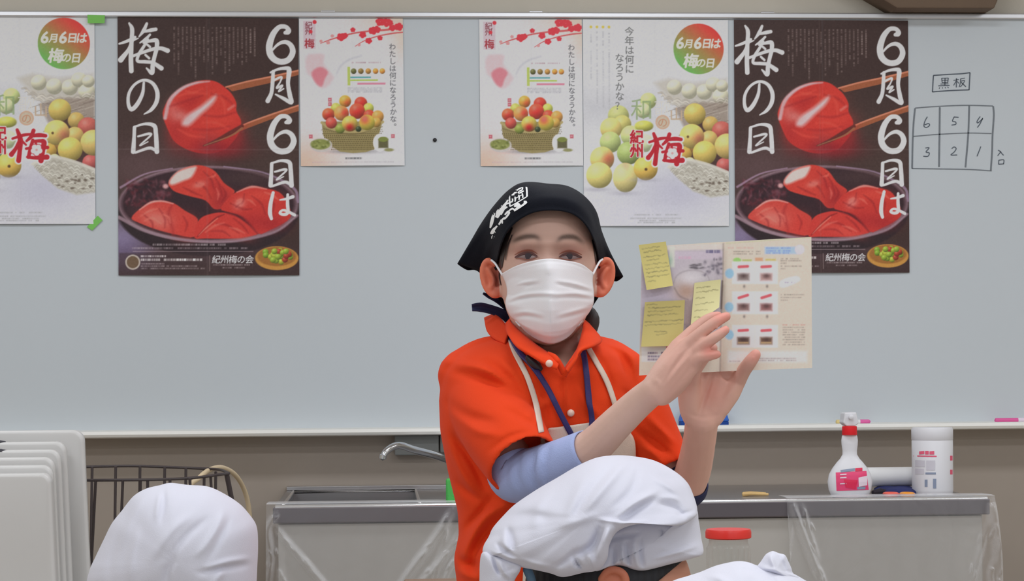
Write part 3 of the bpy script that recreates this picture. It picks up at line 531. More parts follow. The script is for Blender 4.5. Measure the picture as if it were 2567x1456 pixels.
def make_booklet():
    q = 1 / 2.9115; z = lambda x, y: (1560 + x * q, 560 + y * q); zz = lambda L: [z(*p) for p in L]; c = Canvas(1596, 590, 446, 356, .8, (206, 194, 180))
    c.poly(zz([(140, 160), (738, 150), (722, 900), (130, 900)]), (206, 196, 190), 4); c.poly(zz([(140, 200), (735, 190), (728, 780), (135, 900)]), (182, 172, 180), 6); c.gau(*z(240, 500), 60, 50, (170, 160, 178), .7)
    c.ell(*z(500, 440), 46, 36, (186, 176, 178), 10, .9); c.gau(*z(470, 480), 26, 30, (168, 134, 116), .9, .6); c.gau(*z(520, 380), 44, 26, (190, 184, 190), .9); c.rect(*z(455, 560), *z(510, 740), (150, 132, 130), .9, 6); c.rect(*z(460, 740), *z(560, 790), (110, 96, 100), .8, 10)
    c.line(zz([(372, 440), (400, 380), (470, 345), (560, 345), (620, 380), (640, 430)]), [2, 4, 4, 4, 3, 2], (150, 140, 146), 3, .6); c.gau(*z(500, 400), 30, 14, (206, 200, 204), .8); c.line(zz([(380, 470), (420, 530), (480, 556)]), [2, 5, 3], (130, 112, 110), 4, .6)
    c.rect(*z(380, 205), *z(735, 262), (196, 182, 196), .6, 6); c.dashes(z(610, 0)[0], z(0, 205)[1], z(715, 0)[0], 9, (90, 84, 120), .9, gap=.05); c.dashes(z(410, 0)[0], z(0, 250)[1], z(520, 0)[0], 8, (206, 150, 176), .5)
    for k in range(40): c.gau(*z(rng.uniform(590, 730), rng.uniform(250, 380)), rng.uniform(2, 5), rng.uniform(2, 5), [(90, 84, 96), (160, 150, 160)][k % 2], .7)
    for k in range(16): c.gau(*z(rng.uniform(500, 590), rng.uniform(295, 330)), 5, 2, (90, 84, 90), .7)
    c.rect(*z(345, 170), *z(382, 320), (206, 206, 196), .9, 5); c.gau(*z(350, 270), 6, 14, (150, 180, 160), .7)
    c.line(zz([(738, 150), (735, 420), (722, 640), (715, 1080)]), 4, (150, 138, 130), 4, .7); c.line(zz([(730, 420), (722, 620)]), 4, (96, 84, 80), 3, .8)
    c.rect(*z(140, 905), *z(420, 1010), (214, 206, 208), .9); c.rect(*z(322, 898), *z(386, 912), (200, 44, 100)); 
    for y in (945, 970, 992): c.dashes(z(185, 0)[0], z(0, y)[1], z(315, 0)[0], 6, (90, 84, 110), .8)
    # right page
    c.poly(zz([(745, 150), (1385, 100), (1385, 1060), (720, 1080)]), (208, 194, 180), 4, .8); c.line(zz([(760, 145), (1380, 100)]), 3, (186, 190, 150), 3, .6)
    c.rect(*z(1040, 170), *z(1300, 222), (164, 186, 222), .95, 5); c.ell(*z(1295, 190), 12, 12, (220, 200, 208), 4)
    for y in (180, 200, 216): c.dashes(z(1050, 0)[0], z(0, y)[1], z(1230, 0)[0], 5, (110, 136, 186), .6)
    c.dashes(z(770, 0)[0], z(0, 178)[1], z(960, 0)[0], 5, (206, 160, 150), .6)
    for y in (205, 222): c.dashes(z(810, 0)[0], z(0, y)[1], z(1010, 0)[0], 4.5, (130, 120, 110), .6)
    c.ell(*z(838, 270), 10, 7, (150, 194, 110), 3); c.rect(*z(875, 262), *z(945, 280), (170, 180, 100), .8, 3); c.rect(*z(970, 250), *z(1025, 275), (222, 150, 116), .9, 4); c.rect(*z(1045, 258), *z(1120, 272), (196, 180, 100), .8, 3)
    for i, x in enumerate((885, 1052)):
        for j, y in enumerate((355, 575, 820)):
            c.rect(*z(x - 82, y - 78), *z(x + 82, y + 85), (220, 214, 216), .95, 5); c.line(zz([(x - 34, y - 38 + (-6 if j == 1 else 0) * -1), (x + 30, y - 42 - (10 if j == 1 else 0))]), 7, (226, 92, 100), 3)
            cc = [(140, 124, 120), (176, 140, 136), (140, 108, 104), (150, 100, 98), (96, 72, 62), (110, 80, 62)][j * 2 + i]; c.rect(*z(x - 45, y + 10), *z(x + 42, y + 62), cc, .95, 7); c.gau(*z(x, y + 28), 9, 6, (70, 50, 50), .7)
            if j == 2: c.rect(*z(x - 40, y + 44), *z(x + 36, y + 56), (190, 160, 120), .9, 3)
            if j < 2: c.gau(*z(x + 5, y + 104), 3, 4, (120, 110, 106), .8)
    for x, y in ((783, 365), (780, 610), (782, 812)): c.ell(*z(x, y), 11, 12, (144, 182, 224), 5)
    for y, x1 in ((258, 1290), (272, 1310), (290, 1200), (312, 1310), (330, 1190), (520, 1330), (540, 1310), (560, 1210)): c.dashes(z(1155, 0)[0], z(0, y)[1], z(x1, 0)[0], 4, (136, 126, 116), .6)
    c.poly(zz([(1155, 420), (1270, 385), (1290, 420), (1170, 468)]), (216, 212, 222), 6, .95, 3); c.dashes(z(1170, 0)[0], z(0, 430)[1], z(1260, 0)[0], 4, (150, 140, 150), .6)
    for k in range(9): c.dashes(z(1170, 0)[0], z(0, 740 + k * 18)[1], z(1335, 0)[0], 4, (190, 120, 110) if k == 0 else (136, 126, 116), .6)
    c.rect(*z(770, 930), *z(1350, 1015), (214, 206, 206), .8, 8)
    for y in (985, 1000): c.dashes(z(990, 0)[0], z(0, y)[1], z(1270, 0)[0], 4, (140, 134, 134), .6)
    c.dashes(z(780, 0)[0], z(0, 1005)[1], z(860, 0)[0], 4, (140, 134, 134), .6); c.grain(1.4); return c
def sheet(name, cv, posfn, material, parent=None, k=None):
    U, V = np.meshgrid(np.linspace(0, 1, cv.W), np.linspace(0, 1, cv.H)); P = posfn(U, V, cv).reshape(-1, 3)
    me = mesh_np(name, P, grid_faces(cv.W, cv.H)[:, ::-1].copy()); set_col(me, cv.colors(k)); return obj_me(name, me, material, parent)
# ------------------------------------------------------------------ room
FACE = -0.030                      # front of the whiteboard
zt = float(WY(1283, 33, FACE)[2]); zb = float(WY(1283, 1086.5, -0.10)[2])
ROOM = (-3.6, 4.6, -8.6, 3.0)
def area(name, x, y, z, sx, sy, w, col=LAMP_C):
    l = bpy.data.lights.new(name, 'AREA'); l.shape = 'RECTANGLE'; l.size = sx; l.size_y = sy; l.energy = w; l.color = col
    o = bpy.data.objects.new(name, l); o.location = (x, y, z); COL.objects.link(o); return o
for x in (-2.0, 0.4, 2.8):
    for y in (-1.5, -3.3, -5.1, -6.9): area('ceiling_lamp', x, y, ROOM[3] - .06, 1.25, .30, LAMP_W)
M = {}
M['wall'] = mat('wall_paint', (178, 172, 160), .85, noise=.03, bump=.15, bscale=300)
M['wall_low'] = mat('wall_panel_paint', (140, 130, 120), .7, noise=.03)
M['ceil'] = mat('ceiling_board', (215, 213, 208), .9, noise=.03)
M['floor'] = mat('floor_vinyl', (150, 140, 128), .45, noise=.1, nscale=3)
x0, x1, y0, H3 = ROOM
def slab(name, a, b, m, kind='structure'):
    o = MB().box(a, b).build(name, m); o['kind'] = kind; return o
slab('floor', (x0 - .1, y0 - .1, -.1), (x1 + .1, .1, 0), M['floor'])
slab('ceiling', (x0 - .1, y0 - .1, H3), (x1 + .1, .1, H3 + .1), M['ceil'])
slab('wall_front', (x0 - .1, 0, 0), (x1 + .1, .1, H3), M['wall'])
slab('wall_left', (x0 - .1, y0, 0), (x0, 0, H3), M['wall'])
slab('wall_right', (x1, y0, 0), (x1 + .1, 0, H3), M['wall'])
slab('trim_1', (x0, -.012, 0), (x1, 0, zb + .02), M['wall_low'])
# ------------------------------------------------------------------ whiteboard
M['board'] = mat('whiteboard_enamel', (176, 182, 186), .32, noise=.015, nscale=2, spec=.35)
M['alu'] = mat('satin_aluminium', (196, 196, 198), .33, metal=.75, noise=.02, k=1.2)
M['alu_pale'] = mat('pale_aluminium', (205, 203, 198), .38, metal=.35, noise=.02)
M['ink'] = mat('grey_marker_ink', (112, 118, 124), .6, noise=.15, nscale=90, k=1.2)
M['ink2'] = mat('dark_marker_ink', (84, 92, 102), .6, noise=.15, nscale=90, k=1.2)
bx0, bx1 = float(WY(-330, 500, FACE)[0]), float(WY(2860, 500, FACE)[0])
wb = thing('whiteboard', 'long pale grey whiteboard with aluminium frame covering the front wall', 'whiteboard', ((bx0 + bx1) / 2, FACE, zb))
MB().box((bx0, FACE, zb + .004), (bx1, -.014, zt)).build('panel', M['board'], wb)
hf = .0155
MB().box((bx0, FACE - .012, zt - hf), (bx1, FACE + .012, zt + .002)).build('top_rail', M['alu'], wb, bevel=.004)
tr = MB()
prof = [(FACE, 0.020), (-.055, .016), (-.092, .0155), (-.100, .019), (-.1045, .017), (-.106, .008), (-.104, .001), (-.098, -.002), (-.05, -.001), (-.012, -.004), (-.012, .010)]
V = [(x, y, zb + z) for x in (bx0, bx1) for y, z in prof]; n = len(prof)
tr.add(V, [(i, (i + 1) % n, n + (i + 1) % n, n + i) for i in range(n)] + [tuple(range(n))[::-1], tuple(range(n, 2 * n))]); tr.build('marker_tray', M['alu_pale'], wb)
for px in (822, 1344, 1925): p = WY(px, 31, FACE); MB().box((p[0] - .02, FACE + .004, zt), (p[0] + .02, -.004, zt + .008)).build('hanger_clip', M['alu'], wb, bevel=.002)
def ink(pts, w, lift=.0009, curve=True):
    P = catmull(pts, max(6, len(pts) * 4)) if len(pts) > 2 and curve else np.asarray(pts, float)
    Q = np.array([WY(a, b, FACE - lift) for a, b in P]); T = np.gradient(Q, axis=0); T /= np.linalg.norm(T, axis=1)[:, None] + 1e-9
    Nn = np.stack([-T[:, 2], np.zeros(len(T)), T[:, 0]], 1); ww = w * 6.0 / F / 2; V = np.vstack([Q + Nn * ww, Q - Nn * ww]); m = len(Q)
    b = V.copy(); b[:, 1] += lift * .9
    V = np.vstack([V, b]); Fs = []
    for i in range(m - 1): Fs += [(i, i + 1, m + i + 1, m + i), (2 * m + i, 3 * m + i, 3 * m + i + 1, 2 * m + i + 1), (i, 2 * m + i, 2 * m + i + 1, i + 1), (m + i, m + i + 1, 3 * m + i + 1, 3 * m + i)]
    return V, Fs
hz = lambda L: [(2270 + x / 5.02, 160 + y / 5.02) for x, y in L]
g = MB()
for L, w in (([(122, 556), (300, 541), (560, 527), (800, 521), (1100, 530)], 2.6), ([(120, 560), (102, 750), (90, 1000), (84, 1316)], 4.2), ([(84, 1316), (400, 1321), (800, 1328), (1084, 1346)], 2.6), ([(1104, 532), (1112, 650), (1096, 900), (1090, 1100), (1074, 1342)], 4.2),
             ([(100, 912), (420, 886), (780, 870), (1082, 876)], 2.4), ([(432, 545), (428, 900), (422, 1296)], 4.4), ([(802, 526), (790, 880), (755, 1302)], 4.2)): g.add(*ink(hz(L), w))
g.build('seating_plan_grid', M['ink'], wb)
g = MB()
for L in ([(352, 145), (540, 132), (700, 124), (812, 110)], [(352, 145), (345, 250), (340, 352)], [(338, 352), (560, 336), (805, 326)], [(812, 110), (806, 220), (800, 326)]): g.add(*ink(hz(L), 2.8))
for L, w in (([(455, 180), (540, 178)], 2), ([(455, 180), (462, 235)], 2), ([(540, 178), (532, 235)], 2), ([(460, 206), (535, 204)], 2), ([(460, 236), (535, 232)], 2), ([(498, 178), (496, 270)], 2.2), ([(440, 254), (540, 250)], 2), ([(414, 276), (555, 270)], 2.4),
             ([(432, 296), (424, 312)], 1.8), ([(464, 294), (466, 310)], 1.8), ([(500, 292), (504, 308)], 1.8), ([(530, 288), (542, 304)], 1.8), ([(605, 208), (670, 196)], 2), ([(642, 180), (640, 295)], 2.4), ([(638, 215), (606, 270)], 2), ([(650, 220), (672, 245)], 2), ([(690, 190), (748, 178)], 2), ([(694, 190), (690, 240), (676, 290)], 2), ([(694, 218), (744, 210), (720, 255), (690, 290)], 2), ([(700, 230), (760, 288)], 2.4)): g.add(*ink(hz(L), w))
g.build('boxed_word', M['ink2'], wb)
for L in ([[(275, 665), (245, 720), (232, 780), (262, 800), (302, 775), (290, 750), (240, 768)]], [[(612, 668), (592, 720), (630, 730), (632, 760), (580, 770)], [(610, 668), (668, 672)]], [[(940, 662), (902, 720), (912, 742), (972, 690)], [(972, 680), (940, 750), (905, 800)]],
          [[(250, 1058), (298, 1056), (258, 1108), (300, 1120), (282, 1162), (225, 1162)]], [[(582, 1066), (612, 1045), (638, 1066), (612, 1110), (572, 1145), (650, 1146)]], [[(948, 1040), (925, 1100), (900, 1162)]]):
    g = MB()
    for l in L: g.add(*ink(hz(l), 2.3))
    g.build('digit', M['ink2'], wb)
g = MB()
for l in ([(1165, 1085), (1195, 1105), (1180, 1130), (1160, 1155)], [(1195, 1100), (1215, 1130), (1235, 1150)], [(1175, 1212), (1172, 1265)], [(1175, 1212), (1236, 1208), (1234, 1262)], [(1174, 1262), (1236, 1258)]): g.add(*ink(hz(l), 2.2))
g.build('entrance_word', M['ink2'], wb)
# ------------------------------------------------------------------ posters
M['print'] = mat('printed_paper', (200, 200, 200), .42, attr=True, noise=.02, nscale=5, spec=.35)
def poster(cv, quad, name, label, group, proto=None):
    TL, TR, BR, BL = [WY(a, b, FACE - .003) for a, b in quad]; c = (TL + TR + BR + BL) / 4
    w = (np.linalg.norm(TR - TL) + np.linalg.norm(BR - BL)) / 2; h = (np.linalg.norm(BL - TL) + np.linalg.norm(BR - TR)) / 2
    ang = math.atan2((TR - TL)[2] + (BR - BL)[2], (TR - TL)[0] + (BR - BL)[0])
    if proto is None:
        def pos(U, V, cv):
            y = -.0012 * np.abs(np.sin(U * math.pi * 2)) * V - .004 * np.clip(V - .9, 0, 1) / .1 * (1 - np.abs(2 * U - 1)) + .0008 * np.exp(-((U - .5) / .006) ** 2)
            return np.stack([(U - .5) * w, y, (.5 - V) * h], -1)
        o = sheet(name, cv, pos, M['print']); me = o.data; Vv = get_co(me); Vv[:, 2] -= Vv[:, 2].mean(); Vv[:, 1] -= Vv[:, 1].max(); set_co(me, Vv)
    else:
        o = proto.copy(); COL.objects.link(o)
    o.location = c; o.rotation_euler = (0, -ang, 0); LOC[o.name] = Vector(c); return tag(o, label, 'poster', group)
cv = make_umeboshi()
p1 = poster(cv, ((294, 43), (748.5, 46), (750, 690), (298, 690)), 'poster', 'dark brown pickled plum poster with white brush lettering, left of the two', 'pickled plum posters on the whiteboard')
poster(cv, ((1843, 50), (2278, 52), (2276, 683), (1842, 684)), 'poster', 'dark brown pickled plum poster behind the held booklet, beside the seating plan', 'pickled plum posters on the whiteboard', p1)
cv = make_basket()
p2 = poster(cv, ((751, 47), (1012, 46), (1012, 415), (753, 416)), 'poster', 'small pink-cornered poster of a fruit basket touching the left dark poster', 'small fruit basket posters')
poster(cv, ((1201, 49), (1461, 49), (1461, 415), (1203, 416)), 'poster', 'small pink-cornered fruit basket poster directly above the woman in black bandana', 'small fruit basket posters', p2)
cv = make_fruit()
p3 = poster(cv, ((1462, 49), (1828, 50), (1824, 567), (1463, 566)), 'poster', 'pale poster of yellow plums with round badge, whole, above the booklet', 'pale plum posters')
poster(cv, ((-140, 33), (236, 35), (238, 562), (-138, 562)), 'poster', 'pale plum poster with round badge cut off by the photo left edge', 'pale plum posters', p3)
M['tape'] = mat('green_masking_tape', (110, 176, 80), .6, noise=.05, bump=.2, bscale=200)
def tape(pts, label):
    b = MB(); P = [WY(x, y, FACE - .0125 if i == 0 else FACE - .0125) for i, (x, y) in enumerate(pts)]; Q = [p + np.array([0, .0004, 0]) for p in P]
    b.add(P + Q, [(0, 1, 2, 3), (7, 6, 5, 4), (0, 4, 5, 1), (1, 5, 6, 2), (2, 6, 7, 3), (3, 7, 4, 0)]); o = b.build('tape_strip', M['tape']); tag(o, label, 'tape', 'green tape strips'); return o
def tape2(pts, label):
    o = tape(pts, label); o.location.y += .0085; return o
tape([(219, 37), (263, 38), (262, 58), (220, 58)], 'green tape strip on the top corner of the cut-off pale plum poster')
tape2([(244, 540), (256, 551), (230, 577), (217, 568)], 'slanted green tape strip at the bottom corner of the cut-off pale poster')
M['black'] = mat('black_plastic', (26, 26, 30), .4)
p = WY(1090, 351, FACE); MB().lathe([(.0001, .004), (.004, .0038), (.0055, .002), (.0055, 0)], (0, 0, 0), 20)
mg = MB(); V, Fs = tube([p, p + np.array([0, -.004, 0]), p + np.array([0, -.006, 0])], [.0058, .0056, .003], 18); mg.add(V, Fs); tag(mg.build('magnet', M['black'], smooth=True), 'tiny black round magnet alone on the blank whiteboard', 'magnet')
# things on the marker tray
ztray = zb + .0165
M['blue'] = mat('blue_plastic', (40, 92, 178), .5, k=1.3); M['felt'] = mat('dark_blue_felt', (22, 60, 130), .9, bump=.5, bscale=300)
a = WY(1703, 1068, -.07); b_ = WY(1826, 1068, -.07); hh = 42 * 5.93 / F
er = thing('board_eraser', 'blue whiteboard eraser on the tray behind the raised hands', 'eraser', ((a[0] + b_[0]) / 2, -.065, ztray))
e1 = MB(); e1.add([(a[0], -.09, ztray + .012), (b_[0], -.09, ztray + .012), (b_[0], -.04, ztray + .012), (a[0], -.04, ztray + .012), (a[0] + .010, -.085, ztray + hh), (b_[0] - .010, -.085, ztray + hh), (b_[0] - .010, -.045, ztray + hh), (a[0] + .010, -.045, ztray + hh)], [(0, 3, 2, 1), (4, 5, 6, 7), (0, 1, 5, 4), (1, 2, 6, 5), (2, 3, 7, 6), (3, 0, 4, 7)])
e1.build('grip', M['blue'], er, bevel=.004); MB().box((a[0] + .002, -.089, ztray), (b_[0] - .002, -.041, ztray + .012)).build('felt_pad', M['felt'], er, bevel=.002)
def marker(px0, px1, col, cap, label):
    A = WY(px0, 1062, -.07); B = WY(px1, 1062, -.07); z = ztray + .0065; L = B[0] - A[0]; t = thing('marker_pen', label, 'marker', ((A[0] + B[0]) / 2, -.075, ztray), 'pens on the whiteboard tray')
    b = MB(); b.tube([(A[0], -.075, z), (A[0] + L * .62, -.075, z)], .0065, 12); b.build('barrel', mat('marker_body', col, .4), t, smooth=True)
    b = MB(); b.tube([(A[0] + L * .62, -.075, z), (B[0] - .004, -.075, z), (B[0], -.075, z)], [.0068, .0066, .004], 12); b.build('cap', mat('marker_cap', cap, .4), t, smooth=True)
marker(2096, 2118, (200, 180, 120), (206, 186, 126), 'tan pen stub on the tray left of the spray bottle nozzle')
marker(2114, 2180, (222, 222, 224), (206, 90, 150), 'white pen with pink cap on the tray behind the spray bottle')
marker(2494, 2585, (200, 80, 140), (216, 190, 204), 'pink marker on the tray near the photo right edge')
# brown angled box, made up to stand in for a wall shadow above the board
M['brown'] = mat('shadow_wedge_brown', (98, 82, 68), .9, noise=.05, bump=.4, bscale=400)
ws = thing('shadow_wedge', 'brown wedge-shaped box standing in for a wall shadow above the whiteboard right end', 'shadow stand-in', (WY(2370, 37, -.05)[0], -.06, zt + .003))
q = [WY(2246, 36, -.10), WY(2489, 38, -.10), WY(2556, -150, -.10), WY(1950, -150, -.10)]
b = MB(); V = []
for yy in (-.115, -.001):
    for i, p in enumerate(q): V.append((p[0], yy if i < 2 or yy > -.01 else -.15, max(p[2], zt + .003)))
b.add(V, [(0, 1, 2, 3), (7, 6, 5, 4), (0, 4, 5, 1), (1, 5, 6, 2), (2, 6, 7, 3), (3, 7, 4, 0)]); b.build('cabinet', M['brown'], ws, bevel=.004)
# ------------------------------------------------------------------ sink unit and worktop along the wall
YF = -0.80; ZC = float(WY(1283, 1265, YF)[2])
M['steel'] = mat('brushed_stainless', (150, 148, 148), .28, metal=.9, noise=.08, nscale=5, stretch=(1, 1, 30), k=1.5)
M['steel_dark'] = mat('stainless_front', (104, 98, 102), .34, metal=.7, noise=.1, nscale=4, k=1.2)
M['panel'] = mat('grey_laminate', (148, 145, 140), .5, noise=.02, k=1.7)
sx0 = float(WY(684, 1300, YF)[0]); sx1 = .12; rx1 = float(WY(2482, 1270, YF)[0]); lip = .040
su = thing('sink_unit', 'grey sink cabinet with stainless steel basin left of the woman', 'sink', ((sx0 + sx1) / 2, -.4, 0))
MB().box((sx0, YF, ZC - lip), (sx1, YF + .012, ZC)).build('front_lip', M['steel_dark'], su, bevel=.003)
ix0 = float(WY(726, 1245, -.35)[0]); ix1 = float(WY(1046, 1245, -.35)[0])
b = MB(); b.box((sx0, YF + .012, ZC - .004), (sx1, YF + .07, ZC)); b.box((sx0, -.10, ZC - .004), (sx1, -.014, ZC)); b.box((sx0, YF + .07, ZC - .004), (ix0, -.10, ZC)); b.box((ix1, YF + .07, ZC - .004), (sx1, -.10, ZC)); b.box((sx0, -.035, ZC), (sx1, -.014, ZC + .012)); b.build('worktop', M['steel'], su, bevel=.002)
b = MB(); b.box((ix0, YF + .07, ZC - .20), (ix1, -.10, ZC - .195)); b.box((ix0 - .004, YF + .07, ZC - .2), (ix0, -.10, ZC - .004)); b.box((ix1, YF + .07, ZC - .2), (ix1 + .004, -.10, ZC - .004)); b.box((ix0, -.10, ZC - .2), (ix1, -.096, ZC - .004)); b.box((ix0, YF + .066, ZC - .2), (ix1, YF + .07, ZC - .004)); b.build('basin', M['steel'], su)
b = MB(); b.box((sx0 + .01, YF + .03, 0), (sx1, -.014, ZC - .21)); b.build('carcass', M['panel'], su)
for i in range(1):
    xa = sx0 + .012; dr = MB().box((xa, YF + .012, .08), (sx1 - .004, YF + .030, ZC - lip - .002)).build('door', M['panel'], su, bevel=.002)
    MB().box((xa + .05, YF - .002, .45), (xa + .17, YF + .012, .465)).build('handle', M['alu'], dr, bevel=.003)
ru = thing('work_counter', 'grey counter with stainless steel top holding the spray bottle, right of the woman', 'counter', ((sx1 + rx1) / 2, -.4, 0))
MB().box((sx1 + .003, YF + .012, ZC - .02), (rx1, -.014, ZC)).build('worktop', M['steel'], ru, bevel=.002)
MB().box((sx1 + .003, YF, ZC - lip), (rx1, YF + .012, ZC)).build('front_lip', M['steel_dark'], ru, bevel=.003)
MB().box((sx1 + .003, YF + .03, 0), (rx1 - .012, -.014, ZC - .021)).build('carcass', M['panel'], ru)
nd = 1
for i in range(nd):
    wd_ = (rx1 - sx1 - .02) / nd; xa = sx1 + .006 + i * wd_; dr = MB().box((xa, YF + .012, .08), (xa + wd_ - .004, YF + .030, ZC - lip - .002)).build('door', M['panel'], ru, bevel=.002)
    MB().box((xa + .05, YF - .002, .45), (xa + .17, YF + .012, .465)).build('handle', M['alu'], dr, bevel=.003)
M['rolled'] = mat('polished_steel_edge', (200, 200, 204), .16, metal=.85, noise=.05, nscale=30, k=1.6)
for par, xa, xb in ((su, sx0, sx1), (ru, sx1 + .003, rx1)):
    b = MB(); b.tube([(xa + .006, YF + .007, ZC + .0005), (xb - .006, YF + .007, ZC + .0005)], .0062, 14); b.build('rolled_edge', M['rolled'], par, smooth=True, sharp=60)
b = MB(); b.tube([(ix0, YF + .075, ZC), (ix0, -.10, ZC), (ix1, -.10, ZC), (ix1, YF + .075, ZC)], .005, 10); b.build('basin_rim', M['rolled'], su, smooth=True)
# clear plastic sheets
M['film'] = plastic_film('clear_plastic_film')
def film(pxq, name, label, fl, zlow, nx=280, nz=240):
    (xa, xb), (xc, xd) = pxq; U, V = np.meshgrid(np.linspace(0, 1, nx), np.linspace(0, 1, nz))
    za = ZC + .0095; z = za + (zlow - za) * V; Y = np.full(U.shape, YF - .012)
    X = (xa + (xb - xa) * U) * (1 - V) + (xc + (xd - xc) * U) * V
    P = np.stack([X, Y, z], -1); px, py, d = proj(P.reshape(-1, 3)); f = folds(px, py, fl).reshape(U.shape)
    r = random.Random(len(fl)); fine = []
    for pts, w_, a_ in list(fl):
        for k in range(5):
            i0 = r.randrange(len(pts) - 1); (xa_, ya_), (xb_, yb_) = pts[i0], pts[i0 + 1]; t0 = r.uniform(0, .7); o = r.uniform(-14, 14); e = t0 + r.uniform(.15, .4)
            fine.append(([(xa_ + (xb_ - xa_) * t0 + o, ya_ + (yb_ - ya_) * t0), (xa_ + (xb_ - xa_) * e + o + r.uniform(-5, 5), ya_ + (yb_ - ya_) * e)], r.uniform(2.2, 4), r.uniform(.005, .010)))
    f = f + folds(px, py, fine).reshape(U.shape)
    P[..., 1] -= f + .006 * np.abs(np.sin(U * 23 + V * 4)) * V
    topb = np.stack([X[0], np.full(nx, YF + .10), np.full(nx, za)], -1)[None]; mid = np.stack([X[0], np.full(nx, YF + .02), np.full(nx, za + .001)], -1)[None]
    P = np.concatenate([topb, mid, P], 0); o = obj(name, P.reshape(-1, 3), grid_faces(nx, nz + 2), M['film']); return tag(o, label, 'plastic sheet', 'clear plastic sheets over the counters')
X = lambda px: float(WY(px, 1280, YF)[0])
film(((X(668), X(1240)), (X(662), X(1240))), 'plastic_sheet', 'clear plastic sheet hanging over the sink front', [([(690, 1290), (672, 1330), (680, 1400), (672, 1470)], 9, .022), ([(690, 1320), (740, 1380), (806, 1456), (860, 1520)], 8, .02), ([(700, 1350), (700, 1420), (720, 1500)], 14, .012), ([(1135, 1280), (1090, 1350), (1030, 1430), (990, 1490)], 10, .022), ([(1150, 1340), (1110, 1400), (1060, 1456), (1030, 1500)], 9, .02), ([(1120, 1300), (1110, 1380), (1080, 1470)], 12, .012), ([(1160, 1380), (1120, 1440), (1110, 1500)], 7, .016)], .45)
film(((X(1970), X(2490)), (X(1985), X(2530))), 'plastic_sheet', 'clear plastic sheet hanging over the right counter front', [([(1985, 1262), (2005, 1320), (2035, 1400), (2070, 1480)], 9, .026), ([(2010, 1270), (2030, 1340), (2050, 1400)], 7, .014), ([(1985, 1290), (1975, 1360), (1960, 1440)], 9, .012), ([(2485, 1258), (2490, 1300), (2500, 1400), (2500, 1480)], 12, .03), ([(2480, 1300), (2455, 1380), (2435, 1470)], 9, .014), ([(2490, 1400), (2480, 1440), (2490, 1480)], 8, .016)], .45)
# faucet and grey box under the tray
M['chrome'] = mat('chrome', (190, 192, 196), .12, metal=1.0, noise=.02, k=1.3); M['greybox'] = mat('grey_pipe_cover', (112, 114, 112), .6, noise=.03)
fc = thing('faucet', 'chrome swivel faucet with grey wall box under the marker tray', 'faucet', (WY(1060, 1140, -.05)[0], -.05, zb - .06))
A = WY(989, 1094, -.05); B = WY(1100, 1143, -.05); C = WY(1150, 1143, -.05)
MB().box((A[0], -.055, B[2] + .004), (B[0], -.012, zb - .004)).build('wall_box', M['greybox'], fc, bevel=.003)
MB().box((B[0] + .004, -.055, B[2] + .01), (C[0] + .03, -.012, zb - .004)).build('wall_box', M['greybox'], fc, bevel=.003)
sp = [WY(1160, 1166, -.06), WY(1128, 1154, -.14), WY(1090, 1141, -.20), WY(1040, 1128, -.27), WY(1005, 1117, -.31), WY(985, 1120, -.33), WY(968, 1132, -.345), WY(961, 1144, -.35)]
b = MB(); Q = catmull(sp, 40); b.tube(Q, np.interp(np.linspace(0, 1, 40), [0, .5, .8, 1], [.012, .0105, .0095, .0085]), 14); b.build('spout', M['chrome'], fc, smooth=True)
b = MB(); b.tube([sp[-1] + np.array([0, 0, .004]), sp[-1] + np.array([-.002, 0, -.006])], .0105, 16); b.build('nozzle', M['chrome'], fc, smooth=True)
M['green'] = mat('green_sponge', (70, 158, 76), .9, bump=.6, bscale=200)
sp_ = WZ(1140, 1262, ZC); b = MB(); b.box((sp_[0] - .022, sp_[1] - .02, ZC + .0005), (sp_[0] + .06, sp_[1] + .015, ZC + .064)); tag(b.build('sponge', M['green'], bevel=.005, smooth=True), 'green sponge standing on the sink edge, half behind the orange shirt', 'sponge')
# ------------------------------------------------------------------ goods on the right counter
M['white_pl'] = mat('milky_white_plastic', (196, 196, 200), .38, noise=.01, sss=.0); M['red_pl'] = mat('red_plastic', (212, 26, 36), .38)
def zbase(px, py): return WZ(px, py, ZC)
B0 = zbase(2131, 1247); sc = np.dot(B0 - CAM, FWD) / F
sb = thing('spray_bottle', 'white spray bottle with red collar and pink label on the counter', 'bottle', B0)
pr = [(43, 0), (47, 4), (54, 20), (56.5, 40), (53, 58), (44, 74), (33, 88), (24, 98), (18.5, 108), (18.5, 118), (20.5, 132), (21, 143), (19.5, 153), (17, 158)]
b = MB(); b.lathe([(.0001, .0005)] + [(r * sc, y * sc + .0005) for r, y in pr], B0, 48, .55); bo = b.build('body', M['white_pl'], sb, smooth=True, sharp=60)
b = MB(); b.lathe([(18.5 * sc, 157 * sc), (19 * sc, 158 * sc), (18.5 * sc, 178 * sc), (17.5 * sc, 179 * sc)], B0, 32); b.build('collar', M['red_pl'], sb, smooth=True)
b = MB(); t = lambda x, z, y: (B0[0] + x * sc, B0[1] + y * sc, B0[2] + z * sc)
hd = [(-10, 179), (12, 179), (21, 186), (20, 192), (15, 214), (-15, 213), (-17, 196), (-19, 188)]
V = [t(x, z, -13) for x, z in hd] + [t(x, z, 34) for x, z in hd]; n = len(hd); b.add(V, [tuple(range(n)), tuple(range(n, 2 * n))[::-1]] + [(i, n + i, n + (i + 1) % n, (i + 1) % n) for i in range(n)]); b.build('spray_head', M['white_pl'], sb, bevel=.003)
b = MB(); b.tube([t(0, 202, -12), t(0, 202, -22)], 6 * sc, 12); b.build('nozzle', M['white_pl'], sb, smooth=True)
bb = bvh_of(bo.data, LOC[bo.name])
